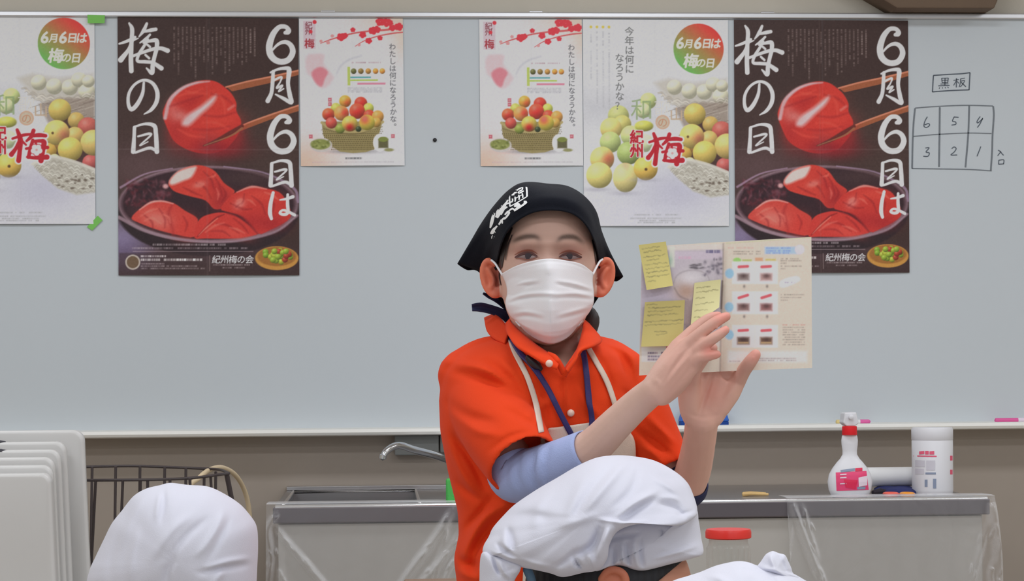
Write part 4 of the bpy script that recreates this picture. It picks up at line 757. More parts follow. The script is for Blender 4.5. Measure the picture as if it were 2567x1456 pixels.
def patch(bvh, quad, name, m, parent, lift=.0008, n=14, dflt=5.2, thick=None):
    "thin label patch; quad TL TR BR BL in photo pixels"
    q = np.asarray(quad, float); U, V = np.meshgrid(np.linspace(0, 1, n), np.linspace(0, 1, n)); P = ((1 - U)[..., None] * (1 - V)[..., None] * q[0] + U[..., None] * (1 - V)[..., None] * q[1] + U[..., None] * V[..., None] * q[2] + (1 - U)[..., None] * V[..., None] * q[3]).reshape(-1, 2)
    D = np.array([hit(bvh, a, b, np.nan) for a, b in P]); D = np.where(np.isnan(D), np.nanmedian(D) if not np.isnan(D).all() else dflt, D)
    o = obj(name, W(P[:, 0], P[:, 1], D - lift), grid_faces(n, n)[:, ::-1].copy(), m, parent)
    if thick: solid(o, thick)
    return o
M['pink_l'] = mat('pink_label', (222, 60, 104), .4); M['pink_d'] = mat('crimson_print', (196, 30, 70), .4); M['grey_l'] = mat('grey_print', (120, 130, 150), .5); M['pale_l'] = mat('pale_label', (206, 190, 200), .5)
patch(bb, [(2095, 1184), (2172, 1180), (2178, 1228), (2097, 1230)], 'label', M['pink_l'], sb, .001)
patch(bb, [(2152, 1197), (2174, 1192), (2174, 1216), (2153, 1220)], 'label_window', M['pale_l'], sb, .0018)
patch(bb, [(2115, 1201), (2150, 1203), (2145, 1226), (2120, 1222)], 'label_emblem', M['pink_d'], sb, .0018)
patch(bb, [(2107, 1178), (2143, 1173), (2143, 1179), (2108, 1184)], 'label_text', M['grey_l'], sb, .0018); patch(bb, [(2144, 1173), (2162, 1172), (2162, 1180), (2144, 1181)], 'label_text', M['pink_d'], sb, .0018); patch(bb, [(2149, 1220), (2170, 1219), (2169, 1226), (2149, 1227)], 'label_text', M['grey_l'], sb, .0018)
for y in (1188, 1196, 1211): patch(bb, [(2106, y), (2122, y - 1), (2122, y + 2), (2106, y + 3)], 'label_text', M['pale_l'], sb, .0018)
B1 = zbase(2338, 1240); s1 = np.dot(B1 - CAM, FWD) / F
cn = thing('wipes_canister', 'white cylindrical wipes canister with red print, rightmost on the counter', 'canister', B1)
b = MB(); b.lathe([(.0001, .0005), (46 * s1, .0005), (50 * s1, 6 * s1), (51 * s1, 14 * s1), (51 * s1, 136 * s1), (50 * s1, 137.5 * s1)], B1, 56); co = b.build('body', M['white_pl'], cn, smooth=True, sharp=50)
b = MB(); b.lathe([(50 * s1, 137 * s1), (51.5 * s1, 139 * s1), (51.5 * s1, 164 * s1), (49 * s1, 169 * s1), (.0001, 170 * s1)], B1, 56); b.build('lid', M['white_pl'], cn, smooth=True, sharp=50)
cb = bvh_of(co.data, LOC[co.name]); M['red_print'] = mat('red_print', (206, 84, 110), .5); M['faint'] = mat('faint_grey_print', (182, 180, 188), .5)
for q in ([(2304, 1131), (2317, 1130), (2317, 1138), (2304, 1139)], [(2319, 1130), (2328, 1130), (2328, 1139), (2319, 1139)], [(2330, 1131), (2342, 1130), (2342, 1139), (2330, 1139)], [(2290, 1141), (2348, 1142), (2348, 1145), (2290, 1144)]): patch(cb, q, 'brand_text', M['red_print'], cn, .0009, 6)
for q in ([(2294, 1153), (2318, 1154), (2318, 1170), (2294, 1170)], [(2322, 1154), (2344, 1154), (2344, 1178), (2322, 1178)], [(2294, 1174), (2316, 1175), (2316, 1188), (2294, 1188)]): patch(cb, q, 'text_block', M['faint'], cn, .0009, 6)
for q in ([(2318, 1202), (2325, 1202), (2325, 1220), (2318, 1220)], [(2339, 1200), (2347, 1200), (2347, 1224), (2339, 1224)], [(2320, 1184), (2346, 1184), (2346, 1189), (2320, 1189)]): patch(cb, q, 'text_block', M['grey_l'], cn, .0009, 6)
for y in (1148, 1183): patch(cb, [(2382, y - 6), (2388, y - 6), (2388, y + 6), (2382, y + 6)], 'red_dot', M['red_print'], cn, .0009, 5)
# pile behind: navy pouch, scissors with orange grips, paper roll on top
M['navy'] = mat('navy_cloth', (28, 34, 84), .8, bump=.3, bscale=200); M['orange'] = mat('orange_plastic', (232, 130, 30), .4); M['coral'] = mat('coral_plastic', (206, 84, 70), .45); M['paper'] = mat('white_paper', (200, 200, 200), .75, noise=.02)
Bp = zbase(2246, 1238); s2 = np.dot(Bp - CAM, FWD) / F
b = MB(); n = 26; ring = lambda z, r, f: [(Bp[0] + (r * 52 * math.cos(a)) * s2, Bp[1] + (r * 90 * math.sin(a)) * s2, Bp[2] + z * s2 + f * math.sin(3 * a) * s2) for a in np.linspace(0, 2 * math.pi, n, endpoint=False)]
V, Fs = loft([np.array(ring(0.3, .96, 0)), np.array(ring(6, 1.02, 0)), np.array(ring(12, .98, 1.5)), np.array(ring(17, .8, 2)), np.array(ring(19, .4, 1))]); b.add(V, Fs); tag(b.build('cloth_pouch', M['navy'], smooth=True), 'crumpled navy cloth pouch under the white paper roll', 'pouch')
rl = Bp + np.array([0.0, .03, (18 + 24) * s2]); rt = thing('paper_roll', 'white paper roll lying between the spray bottle and the canister', 'paper roll', rl - np.array([0, 0, 24 * s2]))
b = MB(); b.tube([rl + np.array([-66 * s2, 0, 0]), rl + np.array([66 * s2, 0, 0])], 24 * s2, 32, True); b.build('roll', M['paper'], rt, smooth=True, sharp=50)
b = MB(); b.tube([rl + np.array([-67.5 * s2, 0, 0]), rl + np.array([67.5 * s2, 0, 0])], 9 * s2, 20); b.build('core', mat('cardboard_core', (150, 120, 90), .9), rt, smooth=True)
sc_ = zbase(2240, 1246); st = thing('scissors', 'scissors with orange and coral grips beside the canister foot', 'scissors', sc_)
def loop(cx, r1, r2, m, nm, dy=0):
    a = np.linspace(0, 2 * math.pi, 22); P = [(sc_[0] + (cx + r1 * math.cos(t)) * s2, sc_[1] + dy + r2 * math.sin(t) * s2, sc_[2] + .0065) for t in a]; b = MB(); b.tube(P, .006, 8, False); b.build(nm, m, st, smooth=True)
loop(34, 14, 20, M['orange'], 'grip'); loop(-4, 15, 18, M['coral'], 'grip', .012)
b = MB(); b.box((sc_[0] - 50 * s2, sc_[1] + .01, sc_[2] + .004), (sc_[0] + 10 * s2, sc_[1] + .02, sc_[2] + .008)); b.build('blade', M['black'], st, bevel=.001)
bp_ = zbase(2200, 1242); b = MB(); V, Fs = tube([bp_ + np.array([-12 * s2, 0, .008]), bp_ + np.array([8 * s2, .01, .010]), bp_ + np.array([26 * s2, .012, .008])], [.006, .0095, .006], 12); b.add(V, Fs); tag(b.build('rubber_bulb', mat('black_rubber', (30, 24, 34), .7), smooth=True), 'small black rubber holder lying right behind the spray bottle', 'tool')
cl = zbase(1893, 1243); s3 = np.dot(cl - CAM, FWD) / F; tg = thing('wooden_tongs', 'small tan wooden tongs lying flat on the steel counter', 'tongs', cl); M['tan'] = mat('tan_wood', (190, 158, 104), .6, noise=.15, nscale=40)
for dy in (-.012, .012):
    b = MB(); b.tube([cl + np.array([-30 * s3, 0, .005]), cl + np.array([-10 * s3, dy, .007]), cl + np.array([30 * s3, dy * 1.6, .005])], [.006, .005, .0035], 8); b.build('arm', M['tan'], tg, smooth=True)
# ------------------------------------------------------------------ table behind the woman, with the red lidded jar
M['wood'] = mat('brown_table_laminate', (122, 96, 78), .5, noise=.12, nscale=6, stretch=(1, 12, 1))
def depth_pt(px, d, z):
    p = W(px, 900, d); return np.array([p[0], p[1], z])
ZT = float(W(1100, 1450, 4.4)[2]); c0 = depth_pt(1008, 4.4, ZT); c1 = depth_pt(1955, 4.4, ZT)
tb = thing('work_table', 'brown table whose back edge shows at the photo bottom beside the orange shirt', 'table', ((c0[0] + c1[0]) / 2, c0[1] - .35, 0))
ya, yb = c0[1] - .70, c0[1]
MB().box((c0[0], ya, ZT - .03), (c1[0], yb, ZT)).build('tabletop', M['wood'], tb, bevel=.004)
for x in (c0[0] + .04, c1[0] - .04):
    for y in (ya + .04, yb - .04): MB().box((x - .02, y - .02, 0), (x + .02, y + .02, ZT - .03)).build('leg', M['steel'], tb, bevel=.003)
jp = depth_pt(1822, 4.05, ZT); sj = 4.05 / F; jt = thing('jar', 'clear plastic jar with bright red screw lid behind the centre hat', 'jar', jp)
ztop = float(W(1822, 1326, 4.05)[2]) - ZT
def clear(name):
    m = bpy.data.materials.new(name); m.use_nodes = True; N = m.node_tree.nodes; L = m.node_tree.links; b = N['Principled BSDF']; tr = N.new('ShaderNodeBsdfTransparent'); tr.inputs[0].default_value = (.93, .94, .93, 1); mx = N.new('ShaderNodeMixShader'); lw = N.new('ShaderNodeLayerWeight'); lw.inputs[0].default_value = .25
    b.inputs['Roughness'].default_value = .1; b.inputs['Base Color'].default_value = (.8, .8, .78, 1); mr = N.new('ShaderNodeMapRange'); mr.inputs['To Min'].default_value = .07; mr.inputs['To Max'].default_value = .6; L.new(lw.outputs['Facing'], mr.inputs['Value']); L.new(mr.outputs[0], mx.inputs[0]); L.new(tr.outputs[0], mx.inputs[1]); L.new(b.outputs[0], mx.inputs[2]); L.new(mx.outputs[0], N['Material Output'].inputs[0]); return m
b = MB(); n = 60; V = []; Fs = []
pf = [(50, 0), (54, .01), (54, ztop * .72), (52, ztop - .034), (49, ztop - .026), (49, ztop - .012)]
for r, z in pf:
    for k in range(n): a = 2 * math.pi * k / n; rr = (r + (1.3 * math.cos(a * 20) if r > 53 else 0)) * sj; V.append((jp[0] + rr * math.cos(a), jp[1] + rr * math.sin(a), jp[2] + z))
Fs = [(i * n + k, i * n + (k + 1) % n, (i + 1) * n + (k + 1) % n, (i + 1) * n + k) for i in range(len(pf) - 1) for k in range(n)] + [tuple(range(n))[::-1]]; b.add(V, Fs); b.build('body', clear('clear_pet'), jt, smooth=True)
b = MB(); b.lathe([(54 * sj, ztop - .018), (57.5 * sj, ztop - .016), (57.5 * sj, ztop - .005), (55 * sj, ztop), (.0001, ztop)], jp, 60); b.build('lid', mat('red_lid', (226, 50, 44), .35), jt, smooth=True, sharp=50)
# ------------------------------------------------------------------ side table: cutting boards, wire basket, hose
ZS = .742; s0 = depth_pt(-260, 4.3, ZS); s1_ = depth_pt(560, 5.15, ZS)
sd = thing('side_table', 'low side table under the white cutting boards and wire basket', 'table', ((s0[0] + s1_[0]) / 2, (s0[1] + s1_[1]) / 2, 0))
MB().box((s0[0], s0[1], ZS - .03), (s1_[0], s1_[1], ZS)).build('tabletop', M['panel'], sd, bevel=.003)
for x in (s0[0] + .04, s1_[0] - .04):
    for y in (s0[1] + .04, s1_[1] - .04): MB().box((x - .02, y - .02, 0), (x + .02, y + .02, ZS - .03)).build('leg', M['steel'], sd)
M['cut'] = mat('white_polyethylene', (182, 181, 179), .3, noise=.015, spec=.5); M['slot'] = mat('dark_slot', (60, 60, 66), .6)
def cutting_board(px_r, py_t, d, th, label, slot=None, wid=.46, tilt=-.036, rad=.022):
    z1 = float(W(px_r, py_t, d)[2]); xr = float(W(px_r, py_t, d)[0]); y = float(W(px_r, py_t, d)[1]); h = (z1 - ZS - .001) / math.cos(tilt); n = 8; prof = []
    for cxx, czz, a0 in ((xr - rad, h - rad, 0), (xr - wid + rad, h - rad, 90), (xr - wid + rad, rad, 180), (xr - rad, rad, 270)):
        for k in range(n + 1): a = math.radians(a0 + 90 * k / n); prof.append((cxx + rad * math.cos(a), czz + rad * math.sin(a)))
    # lean sideways a little about the lower right corner, as in the photo
    rot = lambda x, z: (xr + .012 + (x - xr) * math.cos(tilt) - (z - h) * math.sin(tilt) * -1, ZS + .001 + h + (z - h) * math.cos(tilt) + (x - xr) * math.sin(tilt) * 0)
    b = MB(); m = len(prof); V = []
    e = .007
    for yy, s in ((y, -e), (y + .0015, -.002), (y + e, 0), (y + th - e, 0), (y + th, -e)):
        cxm = xr - wid / 2; czm = h / 2
        for x, z in prof: xx = x + (s if x > cxm else -s); zz_ = z + (s if z > czm else -s); q = rot(xx, zz_); V.append((q[0] + 0, yy, q[1]))
    Fs = [(i * m + k, i * m + (k + 1) % m, (i + 1) * m + (k + 1) % m, (i + 1) * m + k) for i in range(4) for k in range(m)] + [tuple(range(m))[::-1], tuple(range(4 * m, 5 * m))]
    t = thing('cutting_board', label, 'cutting board', (xr - wid / 2, y + th / 2, ZS), 'white cutting boards standing on the side table'); b.add(V, Fs); b.build('slab', M['cut'], t, smooth=True, fix=False, sharp=60) if False else b.build('slab', M['cut'], t, smooth=True, sharp=70)
    if slot:
        p = W(slot[0], slot[1], d); q = MB(); V, Fs = tube([p + np.array([-.045, .004, 0]), p + np.array([-.02, -.004, .0]), p + np.array([.0, -.004, 0]), p + np.array([.012, .002, 0])], [.002, .0045, .004, .001], 10); q.add(V, Fs); q.build('handle_slot', M['slot'], t, smooth=True)
cutting_board(195, 1078, 4.66, .030, 'tallest white cutting board, rearmost, overlapping the whiteboard tray', rad=.024)
cutting_board(150, 1107, 4.60, .030, 'white cutting board second from the back, dark slot at the photo edge', (0, 1107))
cutting_board(136, 1127, 4.555, .024, 'white cutting board in the middle of the stack with lower dark slot', (4, 1129))
cutting_board(121, 1146, 4.51, .026, 'white cutting board second from the front of the stack')
cutting_board(117, 1166, 4.47, .024, 'thin white cutting board just behind the front one')
cutting_board(112, 1187, 4.42, .044, 'frontmost and lowest white cutting board with broad face', rad=.02)
M['wire'] = mat('black_coated_wire', (54, 46, 46), .5)
zr = float(W(300, 1202, 4.80)[2]); yf = float(W(300, 1202, 4.80)[1]); ybk = float(W(300, 1170, 5.12)[1]); xl = float(W(120, 1202, 4.8)[0]); xr_ = float(W(574, 1190, 4.8)[0]); xrb = float(W(552, 1174, 5.1)[0])
bk = thing('wire_basket', 'black wire basket behind the left white hat', 'basket', ((xl + xr_) / 2, (yf + ybk) / 2, ZS))
zrb = float(W(300, 1170, 5.12)[2])
# rim at two heights: back edge higher, as seen
P0 = [W(110, 1204, 4.8), W(300, 1203, 4.8), W(420, 1201, 4.8), W(490, 1197, 4.82), W(545, 1190, 4.86), W(574, 1186, 4.92)]
P1 = [W(110, 1173, 5.12), W(250, 1169, 5.12), W(340, 1168, 5.12), W(430, 1171, 5.12), W(500, 1174, 5.1), W(550, 1177, 5.06), W(574, 1186, 4.95)]
b = MB(); b.tube(catmull(P0, 40), .0034, 8); b.build('front_rim', M['wire'], bk, smooth=True)
b = MB(); b.tube(catmull(P1, 40), .0034, 8); b.build('back_rim', M['wire'], bk, smooth=True)
for k, (xt, xb, yt) in enumerate(((240, 226, 1203), (308, 297, 1203), (352, 350, 1202), (370, 372, 1202), (426, 430, 1201), (476, 486, 1199), (528, 540, 1194))):
    a_ = W(xt, yt, 4.8 if xt < 500 else 4.85); e = W(xb, 1400, 4.84); e[2] = ZS + .004; e[1] = a_[1] + .03; b = MB(); b.tube([a_, e], .0035, 8); b.build('upright', M['wire'], bk, smooth=True)
for k, (xt, yt) in enumerate(((231, 1170), (290, 1169), (351, 1168), (413, 1170), (466, 1173), (512, 1176), (541, 1182))):
    a_ = W(xt, yt, 5.1); e = a_.copy(); e[2] = ZS + .004; e[1] -= .02; e[0] -= .004; b = MB(); b.tube([a_, e], .0035, 8); b.build('upright', M['wire'], bk, smooth=True)
a_ = W(568, 1187, 4.92); e = W(582, 1290, 4.93); e = a_ + (e - a_) * 4.1; e[2] = ZS + .006; b = MB(); b.tube([a_, e], .0062, 10); b.build('corner_post', M['wire'], bk, smooth=True)
M['hose'] = mat('cream_rubber_hose', (186, 168, 138), .5, noise=.04)
hp = [W(430, 1330, 5.0), W(466, 1242, 5.02), W(500, 1197, 5.04), W(527, 1177, 5.10), W(556, 1172, 5.18), W(586, 1187, 5.26), W(608, 1218, 5.32), W(622, 1262, 5.35), W(628, 1330, 5.36), W(630, 1470, 5.36), W(630, 1700, 5.36)]
hp[-1][2] = .012; hp.append(hp[-1] + np.array([-.1, .05, 0])); hp[0] = W(420, 1420, 5.0); hp[0][2] = ZS + .03
b = MB(); b.tube(catmull(hp, 90), .0062, 12); tag(b.build('rubber_hose', M['hose'], smooth=True), 'cream rubber hose arching over the black wire basket', 'hose')
# ------------------------------------------------------------------ the woman
fem = thing('person', 'woman in black bandana, white mask and orange polo shirt holding up a booklet', 'person', np.array([*W(1375, 900, 3.12)[:2], 0.0]))
HC = 1373.0; HD = 3.10
rows = np.array([(474, 6, .006, .006), (480, 38, .036, .042), (492, 66, .056, .068), (515, 96, .074, .090), (545, 114, .085, .100), (580, 122, .090, .104), (610, 125, .0915, .104), (640, 124, .089, .100), (665, 122, .091, .095), (700, 119, .094, .085), (740, 114, .094, .075), (780, 103, .092, .065), (815, 87, .090, .055), (842, 64, .084, .04), (858, 38, .074, .02), (866, 10, .06, .0)])
def head_geo(cx, rows, hd, n=96, sub=7):
    ys = np.linspace(rows[0, 0], rows[-1, 0], (len(rows) - 1) * sub); R = [np.interp(ys, rows[:, 0], rows[:, i]) for i in (1, 2, 3)]; rings = []
    for y, hw, f, b in zip(ys, *R):
        a = np.linspace(0, 2 * math.pi, n, endpoint=False); c, s = np.cos(a), np.sin(a)
        x = hw * np.sign(c) * np.abs(c) ** .9; dd = np.where(s > 0, -f * np.abs(s) ** .9, b * np.abs(s) ** .9)
        X = cx + x
        if f > .05:   # brow, eye sockets, nose, cheeks
            fr = np.clip(s, 0, 1)
            bump = .0035 * np.exp(-((y - 606) / 14) ** 2) + .004 * (np.exp(-((X - cx + 62) / 34) ** 2) + np.exp(-((X - cx - 62) / 34) ** 2)) * np.exp(-((y - 705) / 36) ** 2)
            bump -= .0065 * (np.exp(-((X - cx + 52) / 30) ** 2) + np.exp(-((X - cx - 52) / 30) ** 2)) * np.exp(-((y - 632) / 17) ** 2)
            nose = np.interp(y, [600, 625, 660, 700, 735, 752, 765], [0, .003, .009, .016, .021, .012, 0]); bump += nose * np.exp(-((X - cx) / np.interp(y, [620, 740], [15, 22])) ** 2)
            dd = dd - bump * fr
        rings.append(W(X, np.full(n, y), HD if hd is None else hd + dd))
    return loft(rings)
parts = [head_geo(HC, rows, HD)]
parts.append(limb([(1376, 790, 3.15), (1378, 860, 3.145), (1385, 930, 3.13), (1390, 990, 3.13)], [.054, .055, .062, .08]))
def ring(y, xl, xr, dc, hd, n=48, p=.82, sh=0.0):
    a = np.linspace(0, 2 * math.pi, n, endpoint=False); c, s = np.cos(a), np.sin(a); hw = (xr - xl) / 2
    return W((xl + xr) / 2 + hw * np.sign(c) * np.abs(c) ** p, np.full(n, y, float) - sh * np.abs(c) ** 3, dc - hd * np.sign(s) * np.abs(s) ** p)
TOR = [(838, 1262, 1492, 3.15, .052), (850, 1222, 1528, 3.14, .068), (866, 1176, 1562, 3.13, .082), (890, 1134, 1588, 3.12, .095), (930, 1110, 1604, 3.11, .108), (1000, 1100, 1622, 3.11, .117), (1080, 1103, 1634, 3.11, .117), (1180, 1122, 1640, 3.12, .112), (1280, 1147, 1638, 3.12, .108), (1340, 1150, 1638, 3.12, .110), (1400, 1137, 1642, 3.12, .112), (1460, 1145, 1645, 3.12, .114), (1640, 1150, 1650, 3.13, .118)]
def torso(shrink=0.0):
    T = np.array(TOR, float); ys = np.linspace(T[0, 0], T[-1, 0], 60); rr = []
    for y in ys:
        v = [np.interp(y, T[:, 0], T[:, i]) for i in (1, 2, 3, 4)]; rr.append(ring(y + shrink * 1.2, v[0] + shrink * 1.7, v[1] - shrink * 1.7, v[2], v[3] - shrink * .001))
    return loft(rr)
parts.append(torso(19))
# her right arm (photo left) and hand
parts.append(limb([(1190, 955, 3.10), (1232, 1060, 3.05), (1292, 1195, 2.98)], [.038, .040, .034]))
parts.append(limb([(1292, 1195, 2.98), (1380, 1170, 2.945), (1475, 1128, 2.90), (1545, 1062, 2.86), (1600, 1010, 2.83), (1643, 975, 2.80)], [.034, .031, .0268, .0235, .0212, .0195]))
H = lambda pts, r: parts.append(limb(pts, r, 14))
H([(1640, 962, 2.80), (1668, 915, 2.80), (1700, 866, 2.805)], [.0150, .0135, .0108]); H([(1645, 970, 2.797), (1680, 920, 2.79), (1722, 866, 2.79)], [.0165, .0140, .0106]); H([(1652, 980, 2.795), (1690, 938, 2.787), (1736, 888, 2.785)], [.0165, .0140, .0106]); H([(1656, 990, 2.797), (1698, 955, 2.79), (1740, 916, 2.786)], [.0150, .0140, .0100]); H([(1662, 994, 2.80), (1690, 972, 2.797), (1718, 948, 2.795)], [.0128, .0128, .010])
H([(1703, 862, 2.806), (1752, 816, 2.815), (1780, 797, 2.818), (1800, 790, 2.82)], [.0100, .0084, .0074, .0060])
H([(1722, 866, 2.79), (1768, 826, 2.782), (1799, 804, 2.782), (1821, 793, 2.786)], [.0102, .0086, .0079, .0066])
H([(1737, 890, 2.785), (1776, 857, 2.770), (1802, 839, 2.769), (1819, 827, 2.772)], [.0100, .0082, .0074, .0062])
H([(1740, 916, 2.786), (1752, 898, 2.774), (1776, 892, 2.768), (1797, 888, 2.768)], [.0098, .0080, .0074, .0062])
H([(1652, 950, 2.815), (1688, 892, 2.832), (1708, 858, 2.836), (1722, 841, 2.838)], [.0140, .0110, .0092, .0075])
# her left arm (photo right) and hand under the booklet
parts.append(limb([(1545, 960, 3.10), (1640, 1100, 3.085), (1720, 1224, 3.06)], [.034, .031, .0265]))
parts.append(limb([(1720, 1224, 3.06), (1738, 1178, 3.02), (1752, 1112, 2.955), (1760, 1048, 2.90)], [.0270, .0262, .0238, .0235]))
H([(1742, 1040, 2.897), (1740, 985, 2.888), (1745, 932, 2.884)], [.019, .0175, .012]); H([(1755, 1040, 2.90), (1768, 980, 2.89), (1782, 926, 2.886)], [.019, .017, .0118]); H([(1770, 1040, 2.90), (1796, 985, 2.89), (1818, 930, 2.886)], [.019, .017, .0118]); H([(1785, 1040, 2.90), (1818, 990, 2.89), (1845, 948, 2.884)], [.018, .0165, .012])
H([(1735, 1030, 2.893), (1730, 992, 2.882), (1733, 955, 2.874)], [.0175, .0175, .0130]); H([(1805, 1020, 2.893), (1830, 984, 2.886), (1850, 952, 2.88)], [.0150, .0150, .0120])
for bx, tx in ((1745, 1748), (1782, 1786), (1818, 1824)): H([(bx, 930, 2.886), (tx, 885, 2.894), (tx + 2, 845, 2.896), (tx + 3, 815, 2.894)], [.0115, .0095, .0085, .007])
H([(1733, 958, 2.876), (1738, 930, 2.855), (1762, 896, 2.842), (1784, 873, 2.838)], [.0130, .0112, .0100, .0086])
H([(1848, 956, 2.884), (1864, 930, 2.862), (1881, 906, 2.846), (1894, 889, 2.844)], [.0122, .0102, .0095, .0080])
# ears
def ear(cx, cy, sgn):
    tilt = sgn * .21; out = []
    E = lambda u, v: (cx + u * math.cos(tilt) - v * math.sin(tilt), cy + u * math.sin(tilt) + v * math.cos(tilt))
    a = np.linspace(math.radians(-150), math.radians(125), 16) if sgn < 0 else np.linspace(math.radians(330), math.radians(55), 16)
    a = np.linspace(-2.35, 2.2, 16); pts = []
    for t in a: u = 22 * math.cos(t) * sgn; v = 44 * math.sin(t) * (1.0); x, y = E(u, v); pts.append((x, y, 3.108 + .004 * math.cos(t)))
    out.append(limb(pts, [.0050] * 12 + [.0055, .006, .007, .0075], 10, 2))
    n = 24; rings = []
    for q, dz in ((.05, .000), (.5, .0), (.85, .001), (1.0, .004), (.9, .010), (.5, .012), (.05, .012)):
        al = np.linspace(0, 2 * math.pi, n, endpoint=False); P = [E(22 * q * math.cos(t), 46 * q * math.sin(t)) for t in al]; rings.append(W([p[0] for p in P], [p[1] for p in P], np.full(n, 3.110 + dz)))
    out.append(loft(rings)); x, y = E(-4 * sgn, 6); x2, y2 = E(4 * sgn, -22); x3, y3 = E(6 * sgn, 24)
    out.append(limb([(x2, y2, 3.108), (x, y, 3.107), (x3, y3, 3.107)], [.0035, .0042, .0035], 8))
    return out
parts += ear(1233, 696, -1) + ear(1512, 694, 1)
SK = voxel_union(parts, .0022, 3)
V = get_co(SK); No = get_no(SK); px, py, d = proj(V); front = (No @ FWD) < .15
fdet = folds(px, py, [([(1660, 955), (1690, 905), (1716, 872)], 5, .0012), ([(1668, 968), (1700, 925), (1730, 888)], 5, .0012), ([(1664, 962), (1694, 914), (1722, 878)], 4, -.0010), ([(1672, 980), (1704, 945), (1734, 906)], 5, .0010), ([(1640, 952), (1650, 958), (1656, 972)], 6, .0015)]) * front * (d < 2.83) + folds(px, py, [([(1790, 925), (1780, 960), (1766, 1000), (1752, 1036)], 6, -.0045), ([(1800, 930), (1820, 948), (1840, 958)], 5, -.0026), ([(1780, 936), (1750, 960), (1738, 990)], 12, .003), ([(1815, 1000), (1835, 980), (1845, 960)], 12, .0025), ([(1725, 1036), (1760, 1046), (1800, 1040)], 5, -.0018), ([(1740, 1090), (1746, 1130), (1742, 1170)], 8, -.0015)]) * front * (d > 2.84) * (d < 2.97) * (px > 1700)
V = V - FWD * fdet[:, None]; set_co(SK, V)
base = np.array([182, 148, 134.]); C = np.tile(base, (len(V), 1))
def tint(mask, col, a): C[:] = C * (1 - (mask * a)[:, None]) + np.asarray(col, float) * (mask * a)[:, None]
G = lambda x, y, rx, ry: np.exp(-((px - x) / rx) ** 2 - ((py - y) / ry) ** 2) * front
headm = (d > 2.97) & (py < 870)
tint((d < 2.97) & (px < 1690) & (d < 2.99), (188, 156, 142), 1); hand = (d < 2.97) * np.clip((px - 1600) / 80, 0, 1); tint(hand, (188, 144, 130), .9); tint((d < 3.14) * np.clip((px - 1640) / 40, 0, 1) * np.clip((py - 930) / 60, 0, 1) * (d > 2.84), (206, 162, 146), .95)
for x, y in ((1824, 792), (1822, 822), (1802, 888), (1802, 789)): tint(G(x, y, 20, 16) * (d < 2.85), (200, 124, 112), .6)
tint(G(1776, 880, 18, 18) * (d < 2.87), (196, 120, 108), .7); tint(G(1893, 890, 20, 22) * (d < 2.87), (198, 126, 114), .6); tint(G(1785, 985, 30, 40) * (d > 2.85), (190, 122, 108), .4)
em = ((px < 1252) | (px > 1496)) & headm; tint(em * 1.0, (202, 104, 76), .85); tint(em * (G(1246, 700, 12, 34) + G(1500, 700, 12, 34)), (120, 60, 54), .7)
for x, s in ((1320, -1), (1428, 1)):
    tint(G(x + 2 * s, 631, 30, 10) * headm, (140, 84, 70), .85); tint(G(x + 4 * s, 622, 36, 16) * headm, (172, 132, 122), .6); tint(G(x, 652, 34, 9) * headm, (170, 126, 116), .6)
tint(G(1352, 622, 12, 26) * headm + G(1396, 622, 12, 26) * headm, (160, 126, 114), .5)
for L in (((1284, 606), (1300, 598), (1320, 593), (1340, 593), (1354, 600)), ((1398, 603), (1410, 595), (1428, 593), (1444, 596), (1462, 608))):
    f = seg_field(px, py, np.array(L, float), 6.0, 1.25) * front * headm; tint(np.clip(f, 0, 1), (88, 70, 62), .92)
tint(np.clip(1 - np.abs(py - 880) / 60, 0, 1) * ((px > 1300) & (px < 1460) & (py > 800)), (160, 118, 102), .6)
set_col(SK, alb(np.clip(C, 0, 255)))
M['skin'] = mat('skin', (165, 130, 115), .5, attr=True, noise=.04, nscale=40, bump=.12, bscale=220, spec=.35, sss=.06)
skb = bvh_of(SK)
body = obj_me('body', SK, M['skin'], fem)
